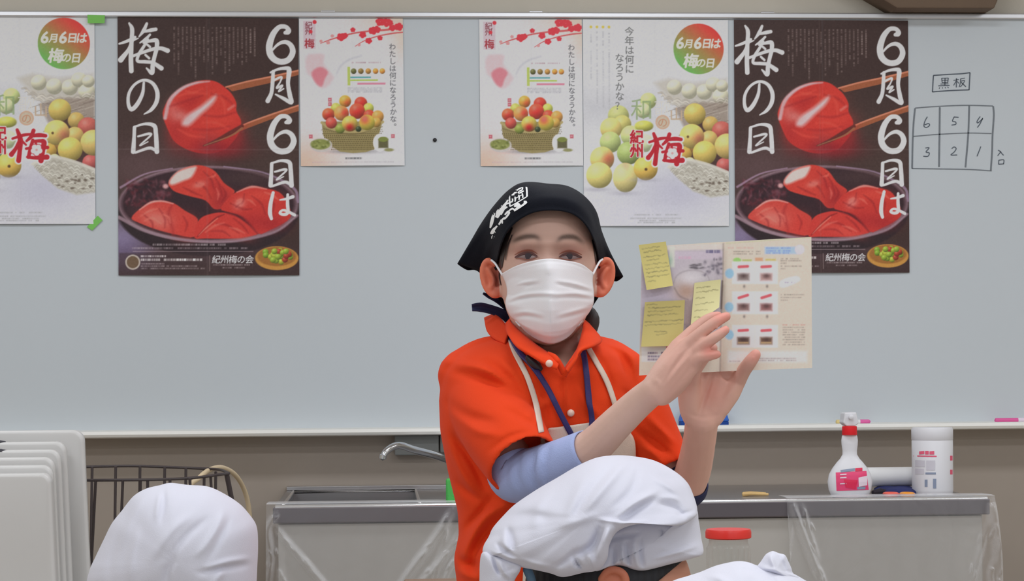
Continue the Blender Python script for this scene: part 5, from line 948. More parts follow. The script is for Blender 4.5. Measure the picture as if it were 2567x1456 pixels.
# eyes laid into the sockets
M['sclera'] = mat('eye_white', (120, 98, 96), .3, noise=.02); M['iris'] = mat('dark_iris', (50, 36, 40), .15, noise=.1, nscale=200); M['lash'] = mat('lash_line', (78, 44, 42), .7, noise=.1); M['crease'] = mat('lid_crease', (128, 72, 58), .7, noise=.05)
def eye(up, lo, ic, name):
    U = catmull(up, 22); Lw = catmull(lo, 22); rr = []
    for k, t in enumerate(np.linspace(0, 1, 7)):
        P = U * (1 - t) + Lw * t; D = np.array([hit(skb, a, b, 3.02) for a, b in P]); D = np.convolve(np.pad(D, 3, mode='edge'), np.ones(7) / 7, 'valid'); s = np.linspace(0, 1, 22); rr.append(W(P[:, 0], P[:, 1], D - .0012 - .0022 * np.sin(np.pi * s) * math.sin(math.pi * min(1, .15 + t * .8))))
    o = obj(name, np.vstack(rr), grid_faces(22, 7)[:, ::-1].copy(), M['sclera'], fem)
    a = np.linspace(0, 2 * math.pi, 20, endpoint=False); D = hit(skb, ic[0], ic[1], 3.02) - .0044
    def clipy(x, y): return np.clip(y, np.interp(x, U[:, 0], U[:, 1]) + .6, np.interp(x, Lw[:, 0], Lw[:, 1]) - .3)
    rad = 10.5; X = ic[0] + rad * np.cos(a); Y = ic[1] + rad * np.sin(a); Y = np.array([clipy(x, y) for x, y in zip(X, Y)])
    Vv = np.vstack([W(X, Y, np.full(20, D)), W(ic[0], ic[1], D - .0005)[None]]); obj('iris', Vv, [(20, (k + 1) % 20, k) for k in range(20)], M['iris'], o)
    Vv, Fs = ribbon(skb, up, [2, 5, 6, 5.5, 3], .0042, 24, smooth=8); obj('eyelashes', Vv, Fs, M['lash'], o)
    Vv, Fs = ribbon(skb, [(x, y - 6.5) for x, y in up], [1, 3, 4, 3, 1], .0012, 24, smooth=8); obj('lid_crease', Vv, Fs, M['crease'], o)
    Vv, Fs = ribbon(skb, lo, [1, 1.8, 2.0, 1], .0030, 24, smooth=8); obj('lower_lid', Vv, Fs, M['crease'], o)
eye([(1290, 645), (1303, 638), (1319, 634), (1334, 635), (1347, 642)], [(1290, 646), (1305, 648), (1320, 650), (1334, 649), (1347, 643.5)], (1326.5, 641), 'eye')
eye([(1402, 643.5), (1412, 638), (1427, 635), (1443, 637.5), (1459, 645)], [(1402, 645), (1414, 649.5), (1427, 651), (1443, 649.5), (1459, 646)], (1425, 641.5), 'eye')
# hair
M['hair'] = mat('black_hair', (44, 36, 36), .45, noise=.2, nscale=60, stretch=(1, 1, .2), bump=.4, bscale=200)
for L, w in (([(1284, 570), (1271, 598), (1262, 632), (1257, 672)], [4, 9, 8, 2]), ([(1272, 584), (1260, 610), (1253, 642), (1250, 676)], [6, 11, 10, 3]), ([(1284, 588), (1272, 618), (1266, 652)], [2, 4, 1.5]), ([(1488, 600), (1494, 630), (1496, 665)], [10, 9, 4]), ([(1256, 655), (1252, 690), (1256, 715)], [5, 4, 2])):
    v, f = ribbon(skb, L, w, .0035, 30, 3.06, smooth=6); obj('hair_strand', v, f, M['hair'], fem)
v, f = limb([(1420, 770, 3.215), (1466, 782, 3.205), (1483, 800, 3.20), (1478, 830, 3.20), (1466, 850, 3.205)], [.016, .013, .0125, .011, .006], 12); obj('hair', v, f, M['hair'], fem)
# ------------------------------------------------------------------ orange polo shirt
def sleeve(path, r, wall=.006):
    P = np.array([W(*p) for p in path]); m = 14; Q = catmull(P, m); R = np.interp(np.linspace(0, 1, m), np.linspace(0, 1, len(r)), r)
    V1, _ = tube(Q, R, 36, False); V2, _ = tube(Q[:3:-1], (R - wall)[:3:-1], 36, False); rings = [np.array(V1[i * 36:(i + 1) * 36]) for i in range(m)] + [np.array(V2[i * 36:(i + 1) * 36])[::1] for i in range(m - 4)]
    # inner rings run back up the sleeve; match their start angle to the outer hem
    ref = rings[m - 1]; out = rings[:m]
    for q in rings[m:]:
        best = min(((np.linalg.norm(np.roll(s_, k, 0) - ref, axis=1).sum(), k, fl) for fl, s_ in ((0, q), (1, q[::-1])) for k in range(36))); s_ = q if not best[2] else q[::-1]; q2 = np.roll(s_, best[1], 0); out.append(q2); ref = q2
    return loft(out)
sp_parts = [torso(0), sleeve([(1192, 958, 3.10), (1222, 1020, 3.055), (1266, 1092, 2.995), (1314, 1166, 2.945)], [.050, .058, .059, .0535]), sleeve([(1545, 960, 3.10), (1598, 1040, 3.085), (1674, 1182, 3.055)], [.046, .050, .0385]),
            limb([(1300, 884, 3.13), (1222, 904, 3.12), (1164, 942, 3.105)], [.030, .037, .041]), limb([(1460, 884, 3.13), (1520, 904, 3.12), (1566, 934, 3.095)], [.030, .035, .036])]
SH = voxel_union(sp_parts, .0038, 5)
V = get_co(SH); No = get_no(SH); px, py, d = proj(V); fr = np.clip(-(No @ FWD) * 1.6, 0, 1)
FL = [([(1119, 905), (1207, 922), (1286, 966), (1322, 1008)], 10, .006), ([(1125, 930), (1210, 950), (1290, 1000)], 11, -.006), ([(1222, 905), (1270, 950), (1316, 1000)], 9, -.005), ([(1245, 890), (1290, 940), (1330, 1000)], 8, .004), ([(1110, 1000), (1170, 1040), (1240, 1060)], 12, -.005), ([(1120, 1030), (1190, 1078), (1250, 1090)], 10, .004),
      ([(1268, 1025), (1330, 1060), (1375, 1090)], 10, -.004), ([(1225, 1130), (1280, 1095), (1340, 1080)], 8, -.003), ([(1225, 1198), (1290, 1140), (1372, 1098)], 3.5, -.0025),
      ([(1132, 1084), (1180, 1150), (1225, 1235)], 12, -.010), ([(1118, 1100), (1150, 1170), (1200, 1250)], 10, .006), ([(1130, 1200), (1175, 1235), (1220, 1260)], 12, -.007), ([(1298, 1252), (1222, 1291), (1180, 1350), (1155, 1400)], 11, .009), ([(1290, 1285), (1230, 1325), (1195, 1380), (1180, 1440)], 13, -.009), ([(1138, 1385), (1165, 1412), (1200, 1418)], 11, -.010), ([(1135, 1425), (1170, 1440), (1200, 1450)], 9, .007), ([(1240, 1240), (1200, 1290), (1160, 1330)], 10, -.007), ([(1220, 1350), (1205, 1400), (1200, 1456)], 9, .006),
      ([(1500, 852), (1552, 888), (1574, 940)], 9, -.007), ([(1522, 858), (1578, 890), (1596, 950)], 8, .005), ([(1485, 870), (1520, 930), (1540, 990)], 10, -.004), ([(1560, 980), (1600, 1010), (1640, 1020)], 10, -.005), ([(1620, 1040), (1655, 1075), (1690, 1110)], 9, .005), ([(1600, 1080), (1640, 1110), (1680, 1140)], 9, -.006), ([(1610, 1120), (1640, 1140), (1668, 1170)], 8, .004),
      ([(1410, 930), (1408, 990), (1424, 1055)], 3.5, -.003), ([(1420, 935), (1420, 990), (1438, 1055)], 4, .003), ([(1168, 862), (1180, 850), (1194, 838)], 3, -.003), ([(1390, 1000), (1350, 1020), (1320, 1050)], 10, .004), ([(1340, 960), (1365, 1010), (1370, 1060)], 9, -.004), ([(1448, 960), (1470, 1010), (1500, 1040)], 9, .003)]
f = 1.7 * folds(px, py, FL) * fr; f += .0012 * np.sin(px * .05 + py * .031) * fr * np.exp(-((d - 3.0) / .1) ** 2); V = V - FWD * f[:, None]; set_co(SH, V); relax(SH, 1, .4)
# neck opening: a V cut through the front, and the neck hole
px, py, d = proj(get_co(SH)); vp = np.array([(1318, 838), (1352, 868), (1378, 890), (1392, 896), (1400, 912), (1411, 928), (1424, 912), (1448, 880), (1462, 850), (1470, 838)])
ins = np.zeros(len(px), bool)
for i in range(len(vp)):
    p, q = vp[i], vp[(i + 1) % len(vp)]
    if p[1] != q[1]: ins ^= ((p[1] > py) != (q[1] > py)) & (px < (q[0] - p[0]) * (py - p[1]) / (q[1] - p[1]) + p[0])
ins |= (py < 848) & (px > 1310) & (px < 1472)
ins &= (d < 3.16)
bm = bmesh.new(); bm.from_mesh(SH); bm.verts.ensure_lookup_table(); bmesh.ops.delete(bm, geom=[bm.verts[i] for i in np.where(ins)[0]], context='VERTS'); bm.to_mesh(SH); bm.free(); SH.polygons.foreach_set('use_smooth', np.ones(len(SH.polygons), bool))
M['polo'] = mat('orange_pique', (200, 58, 21), .8, noise=.05, nscale=14, bump=.25, bscale=900, sheen=.04, spec=.15)
shb = bvh_of(SH); shirt = obj_me('polo_shirt', SH, M['polo'], fem)
# collar
def strip(name, inner, outer, m, parent, n=60, th=.003, curl=.012):
    I = catmull([W(*p) for p in inner], n); O = catmull([W(*p) for p in outer], n); rr = []
    for t in np.linspace(0, 1, 7): P = I * (1 - t) + O * t; P = P - FWD * (curl * math.sin(math.pi * t) * .5); rr.append(P)
    o = obj(name, np.vstack(rr), grid_faces(n, 7), m, parent); solid(o, th, 0); return o
strip('collar', [(1400, 912, 2.985), (1384, 893, 2.995), (1340, 862, 3.015), (1300, 828, 3.045), (1280, 806, 3.09), (1282, 796, 3.16)], [(1396, 926, 2.972), (1374, 918, 2.972), (1322, 886, 2.978), (1292, 866, 2.995), (1272, 836, 3.04), (1268, 812, 3.12)], M['polo'], shirt)
strip('collar', [(1278, 826, 3.10), (1262, 806, 3.14), (1246, 792, 3.17), (1232, 790, 3.20)], [(1266, 862, 3.06), (1240, 850, 3.09), (1222, 832, 3.13), (1214, 798, 3.19)], M['polo'], shirt, 30, curl=.006)
for L, w in (([(1372, 888), (1390, 896), (1403, 914), (1414, 936)], 12), ([(1460, 866), (1442, 894), (1426, 918), (1413, 942)], 11)):
    P = catmull(L, 30); T = np.gradient(P, axis=0); T /= np.linalg.norm(T, axis=1)[:, None]; Nn = np.stack([-T[:, 1], T[:, 0]], 1); dd = np.interp(np.linspace(0, 1, 30), [0, .5, 1], [3.0, 2.985, min(hit(shb, 1409, 945, 2.99), 2.99) - .002])
    o = obj('placket', np.vstack([W((P + Nn * w * c)[:, 0], (P + Nn * w * c)[:, 1], dd - .004 * math.cos(c * 3)) for c in (-.5, -.25, 0, .25, .5)]), grid_faces(30, 5), M['polo'], shirt); solid(o, .003, 0)
strip('collar', [(1418, 926, 2.975), (1436, 900, 2.985), (1450, 868, 3.005), (1458, 838, 3.035), (1462, 812, 3.08), (1460, 800, 3.15)], [(1424, 934, 2.97), (1444, 902, 2.972), (1456, 880, 2.978), (1492, 866, 2.995), (1508, 852, 3.05), (1476, 812, 3.14)], M['polo'], shirt)
M['button'] = mat('pale_button', (214, 176, 160), .35)
for x, y in ((1377, 911), (1431, 1035)):
    D = min(hit(shb, x, y, 2.99), 2.995 if y > 1000 else 2.965); p = W(x, y, D - .003); b = MB(); v, f_ = tube([p + FWD * .003, p + FWD * .001, p - FWD * .0012], [.0052, .0054, .004], 16); b.add(v, f_); b.build('button', M['button'], shirt, smooth=True)
# blue arm covers
M['cover'] = mat('pale_blue_arm_cover', (144, 156, 194), .85, noise=.04, nscale=30, bump=.3, bscale=500)
def cover(path, r, name, m, fl, n=56, sub=12):
    P = np.array([W(*p) for p in path]); k = (len(P) - 1) * sub; Q = catmull(P, k); R = np.interp(np.linspace(0, 1, k), np.linspace(0, 1, len(r)), r); R2 = R - .0022
    V1, _ = tube(Q, R, n, False); V1 = np.array(V1); V2, _ = tube(Q, R2, n, False); V2 = np.array(V2); a, b_, dd = proj(V1); ff = folds(a, b_, fl)
    cen = np.repeat(Q, n, 0); nn = V1 - cen; nn /= np.linalg.norm(nn, axis=1)[:, None]; V1 = V1 + nn * ff[:, None]
    rings = [V1[i * n:(i + 1) * n] for i in range(k)] + [V2[i * n:(i + 1) * n] for i in range(k)][::-1]
    v, f_ = loft(rings, False); return obj(name, v, f_, m, fem)
cover([(1276, 1160, 2.990), (1298, 1194, 2.978), (1380, 1170, 2.945), (1474, 1129, 2.90)], [.036, .0390, .0345, .0298], 'arm_cover', M['cover'], [([(1318, 1130), (1312, 1190), (1330, 1240)], 7, .003), ([(1340, 1130), (1336, 1190), (1350, 1235)], 6, -.003), ([(1356, 1120), (1352, 1180), (1368, 1225)], 7, .0034), ([(1378, 1118), (1366, 1160), (1376, 1215)], 6, -.003), ([(1290, 1160), (1284, 1200), (1300, 1240)], 7, .003)])
M['navycloth'] = mat('navy_cloth_trim', (30, 34, 66), .8, bump=.3, bscale=400)
cover([(1690, 1180, 3.068), (1719, 1223, 3.060), (1727, 1208, 3.048)], [.0300, .0305, .0295], 'arm_cover', M['navycloth'], [], 40, 8)
# apron bib and straps, lanyard
M['apron'] = mat('cream_apron_cotton', (190, 176, 162), .85, noise=.03, bump=.3, bscale=600); M['cord'] = mat('navy_lanyard', (36, 30, 84), .6, bump=.3, bscale=600, noise=.05)
Lb = catmull([(1358, 1077), (1352, 1130), (1340, 1200), (1320, 1330), (1310, 1460), (1308, 1600)], 40); Rb = catmull([(1545, 1049), (1572, 1075), (1592, 1110), (1594, 1200), (1600, 1330), (1606, 1600)], 40); rr = []; Dm = []
for a, b_ in zip(Lb, Rb):
    Q = np.linspace(a, b_, 30); Dm.append([hit(shb, x, y, np.nan) for x, y in Q]); rr.append(Q)
rr = np.array(rr); Dm = np.array(Dm); Dm = np.where(np.isnan(Dm) | (Dm < 2.97), 3.0, Dm)
for _ in range(6): Dm[1:-1, 1:-1] = (Dm[:-2, 1:-1] + Dm[2:, 1:-1] + Dm[1:-1, :-2] + Dm[1:-1, 2:]) / 4
ap = obj('apron', W(rr[..., 0].ravel(), rr[..., 1].ravel(), Dm.ravel() - .006), grid_faces(30, 40)[:, ::-1].copy(), M['apron'], fem); solid(ap, .0018)
for L, w in (([(1276, 838), (1290, 880), (1322, 945), (1344, 1010), (1358, 1082)], 13), ([(1470, 862), (1492, 900), (1526, 964), (1556, 1060)], 12)):
    v, f_ = ribbon(shb, L, w, .0045, 50, 3.0, 14); o = obj('strap', v, f_, M['apron'], ap); solid(o, .0016)
lan = None
for L, w in (([(1270, 822), (1280, 846), (1304, 884), (1334, 915), (1372, 972), (1404, 1035), (1434, 1092)], [9, 11, 13, 14, 14, 14, 14]), ([(1460, 872), (1466, 900), (1472, 950), (1478, 1010), (1484, 1064), (1470, 1120)], 14)):
    v, f_ = ribbon(shb, L, w, .0085, 60, 2.99, 14); o = obj('lanyard', v, f_, M['cord'], fem) if lan is None else obj('lanyard_strap', v, f_, M['cord'], lan); solid(o, .0016); lan = lan or o
D0 = hit(shb, 1337, 908, 3.0) - .013; b = MB(); v, f_ = tube([W(1322, 893, D0), W(1330, 902, D0 - .003), W(1346, 917, D0 - .003), W(1356, 927, D0)], [.004, .0068, .0066, .004], 12); b.add(v, f_); b.build('clip', M['black'], lan, smooth=True)
# ------------------------------------------------------------------ mask
M['mask'] = mat('white_nonwoven', (204, 202, 206), .85, noise=.015, nscale=60, bump=.15, bscale=900, sss=.03)
top = catmull([(1257, 686), (1290, 668), (1330, 655), (1375, 648), (1420, 653), (1458, 662), (1488, 684)], 61); bot = catmull([(1300, 812), (1322, 836), (1352, 855), (1380, 862), (1408, 855), (1432, 838), (1456, 806)], 61)
lf = catmull([(1257, 686), (1268, 712), (1271, 735), (1267, 762), (1278, 790), (1300, 812)], 61); rt = catmull([(1488, 684), (1486, 705), (1489, 735), (1488, 760), (1476, 785), (1456, 806)], 61)
S, T = np.meshgrid(np.linspace(0, 1, 61), np.linspace(0, 1, 61)); S_ = S[..., None]; T_ = T[..., None]
XY = (1 - T_) * top[None] + T_ * bot[None] + (1 - S_) * lf[:, None] + S_ * rt[:, None] - ((1 - S_) * (1 - T_) * top[0] + S_ * (1 - T_) * top[-1] + (1 - S_) * T_ * bot[0] + S_ * T_ * bot[-1])
Q = (S - .5) * 2; D = 3.058 - .062 * np.cos(Q * math.pi / 2 * .96) ** .75 - .022 * np.exp(-(Q / .34) ** 2) * np.interp(T, [0, .12, .45, .75, 1], [.45, .75, 1.05, .9, .35]) + np.interp(T, [0, .6, .85, 1], [0, 0, .006, .020])
MX, MY = XY[..., 0], XY[..., 1]
PF = [([(1278, 722), (1308, 710), (1345, 704)], 4.5, .0032), ([(1278, 729), (1310, 718), (1350, 711)], 4.5, -.0032), ([(1395, 704), (1440, 712), (1482, 724)], 4.5, .0030), ([(1395, 711), (1440, 720), (1482, 732)], 4.5, -.0030), ([(1274, 752), (1310, 740), (1350, 736), (1400, 738)], 5, .0034), ([(1274, 760), (1310, 749), (1350, 744), (1400, 746)], 5, -.0034), ([(1395, 738), (1440, 736), (1484, 742)], 5, .0030), ([(1395, 746), (1440, 744), (1484, 750)], 5, -.0030),
      ([(1284, 786), (1320, 782), (1360, 790)], 5, .0026), ([(1290, 795), (1322, 792), (1360, 799)], 5, -.0028), ([(1400, 790), (1440, 780), (1476, 770)], 5, .0026), ([(1400, 799), (1440, 789), (1474, 780)], 5, -.0026), ([(1296, 806), (1340, 832), (1380, 842), (1420, 834), (1456, 800)], 4, .002), ([(1375, 655), (1376, 690)], 10, .002), ([(1378, 740), (1380, 800), (1380, 855)], 6, .0022), ([(1275, 680), (1330, 662), (1375, 655), (1430, 660), (1480, 680)], 2.2, -.0012)]
D = D - folds(MX, MY, PF)
sk = np.array([hit(skb, a, b_, 9.0) for a, b_ in zip(MX.ravel(), MY.ravel())]).reshape(MX.shape); D = np.minimum(D, sk - .0022)
mk = obj('face_mask', W(MX.ravel(), MY.ravel(), D.ravel()), grid_faces(61, 61)[:, ::-1].copy(), M['mask'], fem); solid(mk, .0016); mbv = bvh_of(mk.data, LOC[mk.name])
for L in ([(1260, 690, 3.052), (1250, 674, 3.066), (1241, 660, 3.078), (1232, 652, 3.10)], [(1486, 688, 3.05), (1494, 672, 3.062), (1503, 656, 3.078), (1510, 650, 3.10)]):
    b = MB(); b.tube(catmull([W(*p) for p in L], 20), .0016, 8); b.build('ear_loop', M['mask'], mk, smooth=True)
# ------------------------------------------------------------------ bandana
M['band'] = mat('black_bandana_cotton', (12, 14, 22), .88, noise=.08, nscale=20, bump=.3, bscale=700, sheen=.03, spec=.15); M['wprint'] = mat('white_print', (206, 206, 220), .8, noise=.02)
nb = 90; up = lambda L: catmull(L, nb)
Fe = up([(1243, 690, 3.125), (1247, 655, 3.085), (1256, 615, 3.035), (1272, 580, 3.015), (1300, 552, 3.002), (1336, 533, 2.995), (1378, 527, 2.992), (1420, 531, 2.995), (1450, 545, 3.0), (1474, 572, 3.012), (1490, 606, 3.03), (1499, 645, 3.085), (1502, 690, 3.125)])
F2 = up([(1216, 684, 3.140), (1226, 640, 3.105), (1240, 590, 3.06), (1260, 545, 3.035), (1290, 512, 3.018), (1330, 497, 3.008), (1378, 492, 3.005), (1422, 497, 3.008), (1456, 513, 3.018), (1482, 545, 3.035), (1500, 590, 3.06), (1516, 640, 3.105), (1530, 694, 3.140)])
Rg = up([(1149, 661, 3.150), (1180, 608, 3.125), (1208, 560, 3.112), (1240, 515, 3.10), (1276, 477, 3.085), (1312, 460, 3.07), (1372, 468, 3.07), (1424, 474, 3.075), (1466, 494, 3.09), (1494, 530, 3.105), (1508, 580, 3.118), (1530, 634, 3.128), (1561, 692, 3.150)])
Bk = up([(1170, 676, 3.165), (1200, 620, 3.19), (1226, 570, 3.20), (1262, 520, 3.205), (1300, 490, 3.205), (1340, 476, 3.20), (1375, 474, 3.20), (1420, 480, 3.205), (1455, 505, 3.21), (1480, 550, 3.21), (1498, 600, 3.205), (1515, 650, 3.195), (1548, 704, 3.165)])
B2 = up([(1204, 684, 3.17), (1232, 660, 3.235), (1262, 640, 3.26), (1290, 620, 3.28), (1320, 610, 3.29), (1350, 606, 3.295), (1375, 606, 3.295), (1400, 610, 3.29), (1430, 616, 3.285), (1460, 640, 3.26), (1486, 662, 3.23), (1500, 690, 3.20), (1524, 712, 3.17)])
B3 = up([(1264, 770, 3.165), (1276, 778, 3.18), (1300, 784, 3.20), (1320, 788, 3.21), (1340, 790, 3.215), (1360, 790, 3.215), (1375, 790, 3.215), (1390, 790, 3.215), (1410, 789, 3.215), (1430, 786, 3.21), (1450, 782, 3.20), (1464, 780, 3.185), (1472, 786, 3.165)])
ctrl = np.stack([Fe, F2, Rg, Bk, B2, B3], 1); rows_ = np.array([catmull(ctrl[i], 46) for i in range(nb)]).transpose(1, 0, 2)
bx_, by_, bd_ = rows_[..., 0], rows_[..., 1], rows_[..., 2]
BF = [([(1168, 655), (1200, 610), (1236, 560)], 8, -.004), ([(1200, 675), (1222, 630), (1244, 590)], 8, .004), ([(1206, 660), (1216, 618), (1236, 585)], 6, -.004), ([(1440, 480), (1478, 520), (1494, 580), (1500, 640)], 6, -.003), ([(1455, 480), (1490, 525), (1506, 590)], 6, .003), ([(1500, 600), (1520, 650), (1545, 695)], 8, -.003), ([(1330, 465), (1320, 500), (1300, 535)], 6, .002), ([(1262, 600), (1290, 560), (1340, 532), (1400, 528), (1452, 548), (1486, 600)], 4, .0016)]
bd_ = bd_ - folds(bx_, by_, BF) * (np.arange(46)[:, None] < 24)
bn = obj('bandana', W(bx_.ravel(), by_.ravel(), bd_.ravel()), grid_faces(nb, 46), M['band'], fem); solid(bn, .0014, 0); bnb = bvh_of(bn.data, LOC[bn.name])
zb_ = lambda L: [(1180 + x / 6.33, 450 + y / 6.33) for x, y in L]
def bprint(strokes, name):
    g = MB()
    for L, w in strokes: v, f_ = ribbon(bnb, zb_(L), 1.35 * w / 6.33 if not hasattr(w, '__len__') else [1.35 * q / 6.33 for q in w], .0022, 14, 3.08, 2); g.add(v, f_.tolist())
    g.build(name, M['wprint'], bn)
bprint([([(612, 205), (740, 130), (878, 82)], 13), ([(878, 82), (890, 170), (893, 268)], 20), ([(893, 268), (760, 350), (622, 428)], 12), ([(622, 428), (616, 320), (612, 205)], 18)], 'printed_frame')
bprint([([(650, 205), (690, 180), (720, 160)], 15), ([(650, 250), (690, 220), (730, 200)], 15), ([(690, 160), (690, 200), (680, 250)], 15), ([(730, 170), (780, 140), (825, 120)], 16), ([(825, 120), (815, 160), (760, 190)], 14), ([(750, 195), (770, 215), (840, 180)], 16), ([(660, 300), (665, 330), (650, 360)], 16), ([(700, 270), (710, 310), (700, 350)], 16), ([(760, 240), (770, 280), (765, 320)], 16), ([(815, 215), (825, 250), (825, 290)], 16), ([(690, 310), (760, 270), (830, 235)], 10)], 'printed_characters')
bprint([([(505, 310), (470, 400), (430, 520), (400, 600)], [26, 44, 40, 20]), ([(385, 470), (355, 590), (330, 690), (308, 770)], [20, 36, 40, 16]), ([(540, 330), (500, 430), (460, 540), (420, 610)], [30, 34, 30, 20]), ([(590, 320), (550, 400), (520, 480), (480, 560)], [18, 24, 24, 14]), ([(470, 420), (560, 390), (645, 355)], 16), ([(420, 520), (500, 490), (580, 430)], 18), ([(500, 320), (545, 310), (590, 330)], 16)], 'printed_characters')
bprint([([(690, 430), (740, 400), (765, 430), (700, 480)], [20, 50, 44, 16]), ([(690, 500), (790, 430), (880, 360), (840, 350)], [14, 22, 26, 22]), ([(600, 500), (660, 460), (700, 490)], [14, 22, 14]), ([(540, 560), (590, 510), (610, 530), (560, 600), (530, 630)], [18, 26, 24, 22, 14]), ([(445, 715), (490, 650), (540, 600)], [20, 24, 18]), ([(470, 640), (500, 660), (500, 700)], [12, 18, 14]), ([(315, 860), (360, 800), (420, 735)], [18, 36, 16]), ([(330, 860), (390, 830)], [14, 26]), ([(340, 950), (350, 910), (370, 885)], [18, 34, 22])], 'printed_characters')
def band_strip(name, L, w, D):
    P = catmull(L, 30); T = np.gradient(P, axis=0); T /= np.linalg.norm(T, axis=1)[:, None]; Nn = np.stack([-T[:, 1], T[:, 0]], 1); ww = np.interp(np.linspace(0, 1, 30), np.linspace(0, 1, len(w)), w); dd = np.interp(np.linspace(0, 1, 30), np.linspace(0, 1, len(D)), D)
    rr = [W((P + Nn * ww[:, None] * c)[:, 0], (P + Nn * ww[:, None] * c)[:, 1], dd + .006 * math.cos(c * math.pi)) for c in (-.5, -.25, 0, .25, .5)]
    o = obj(name, np.vstack(rr), grid_faces(30, 5), M['navycloth'], bn); solid(o, .0016, 0)
band_strip('tie_end', [(1183, 771), (1205, 770), (1235, 777), (1262, 788), (1284, 806), (1300, 815)], [16, 22, 21, 22, 26, 24], [3.17, 3.17, 3.175, 3.18, 3.19, 3.20])
band_strip('tie_end', [(1211, 735), (1226, 742), (1246, 752), (1266, 768), (1284, 786)], [3, 10, 12, 12, 14], [3.16, 3.165, 3.17, 3.18, 3.19])
b = MB(); v, f_ = limb([(1290, 800, 3.20), (1330, 800, 3.225), (1380, 800, 3.232)], [.014, .02, .02], 12); b.add(v, f_); b.build('knot', M['navycloth'], bn, smooth=True)
# ------------------------------------------------------------------ trousers and shoes carry her to the floor
M['trouser'] = mat('dark_trousers', (50, 52, 62), .85, bump=.3, bscale=400); tp = []
gx = lambda px, d, z: (lambda p: np.array([p[0], p[1], z]))(W(px, 900, d))
for px_ in (1320, 1470):
    P = [gx(px_, 3.13, .86), gx(px_, 3.12, .48), gx(px_, 3.14, .06)]; tp.append(tube(catmull(P, 20), np.interp(np.linspace(0, 1, 20), [0, .5, 1], [.098, .072, .062]), 24))
tp.append(tube([gx(1300, 3.13, .87), gx(1395, 3.13, .88), gx(1490, 3.13, .87)], [.105, .112, .105], 24)); obj_me('trousers', voxel_union(tp, .012, 3), M['trouser'], fem)
for px_ in (1320, 1470):
    b = MB(); v, f_ = tube([gx(px_, 3.18, .035), gx(px_, 3.10, .04), gx(px_, 2.99, .03), gx(px_, 2.95, .026)], [.03, .038, .034, .024], 16); v = np.array(v); v[:, 2] = np.maximum(v[:, 2], .001); b.add(v, f_); b.build('shoe', M['black'], fem, smooth=True)
# ------------------------------------------------------------------ booklet and sticky notes
cvb = make_booklet(); TLq, TCq, TRq = (1609, 619), (1814, 606), (2034, 594); BLq, BCq, BRq = (1602, 941), (1806, 931), (2036, 922)
def page_xy(U, V):
    L = U < .5; u = np.where(L, U * 2, U * 2 - 1); q = lambda a, b_, i: np.where(L, a[i], b_[i])
    out = []
    for i in (0, 1): t = q(TLq, TCq, i) * (1 - u) + q(TCq, TRq, i) * u; b_ = q(BLq, BCq, i) * (1 - u) + q(BCq, BRq, i) * u; out.append(t * (1 - V) + b_ * V)
    return out[0], out[1], 2.862 + .006 * np.exp(-((U - .49) / .03) ** 2) + .010 * np.abs(U - .5) ** 1.5 - .004 * np.sin(U * math.pi * 2) ** 2
nu, nv = 340, 270; U, Vv = np.meshgrid(np.linspace(0, 1, nu), np.linspace(0, 1, nv)); bxp, byp, bdp = page_xy(U, Vv)
def sample(cv, x, y):
    i = np.clip((x - cv.x0) / cv.w * (cv.W - 1), 0, cv.W - 1.001); j = np.clip((y - cv.y0) / cv.h * (cv.H - 1), 0, cv.H - 1.001); a, b_ = i.astype(int), j.astype(int); fx, fy = (i - a)[..., None], (j - b_)[..., None]; A = cv.A
    return A[b_, a] * (1 - fx) * (1 - fy) + A[b_, a + 1] * fx * (1 - fy) + A[b_ + 1, a] * (1 - fx) * fy + A[b_ + 1, a + 1] * fx * fy
bme = mesh_np('spread', W(bxp.ravel(), byp.ravel(), bdp.ravel()), grid_faces(nu, nv)[:, ::-1].copy()); set_col(bme, alb(np.clip(sample(cvb, bxp, byp).reshape(-1, 3), 0, 255)))
bkt = thing('booklet', 'open cream recipe booklet held up by the woman in front of the dark poster', 'booklet', W(1812, 935, 2.866)); obj_me('spread', bme, M['print'], bkt)
n2 = 24; U2, V2 = np.meshgrid(np.linspace(0, 1, n2), np.linspace(0, 1, 12)); a, b_, c_ = page_xy(U2, V2); obj('cover', W(a.ravel(), b_.ravel(), c_.ravel() + .0022), grid_faces(n2, 12), mat('booklet_cover', (206, 190, 176), .5), bkt)
bkb = bvh_of(bme, np.array(LOC['spread']))
M['note'] = mat('sticky_note_paper', (200, 184, 104), .75, attr=True, noise=.02)
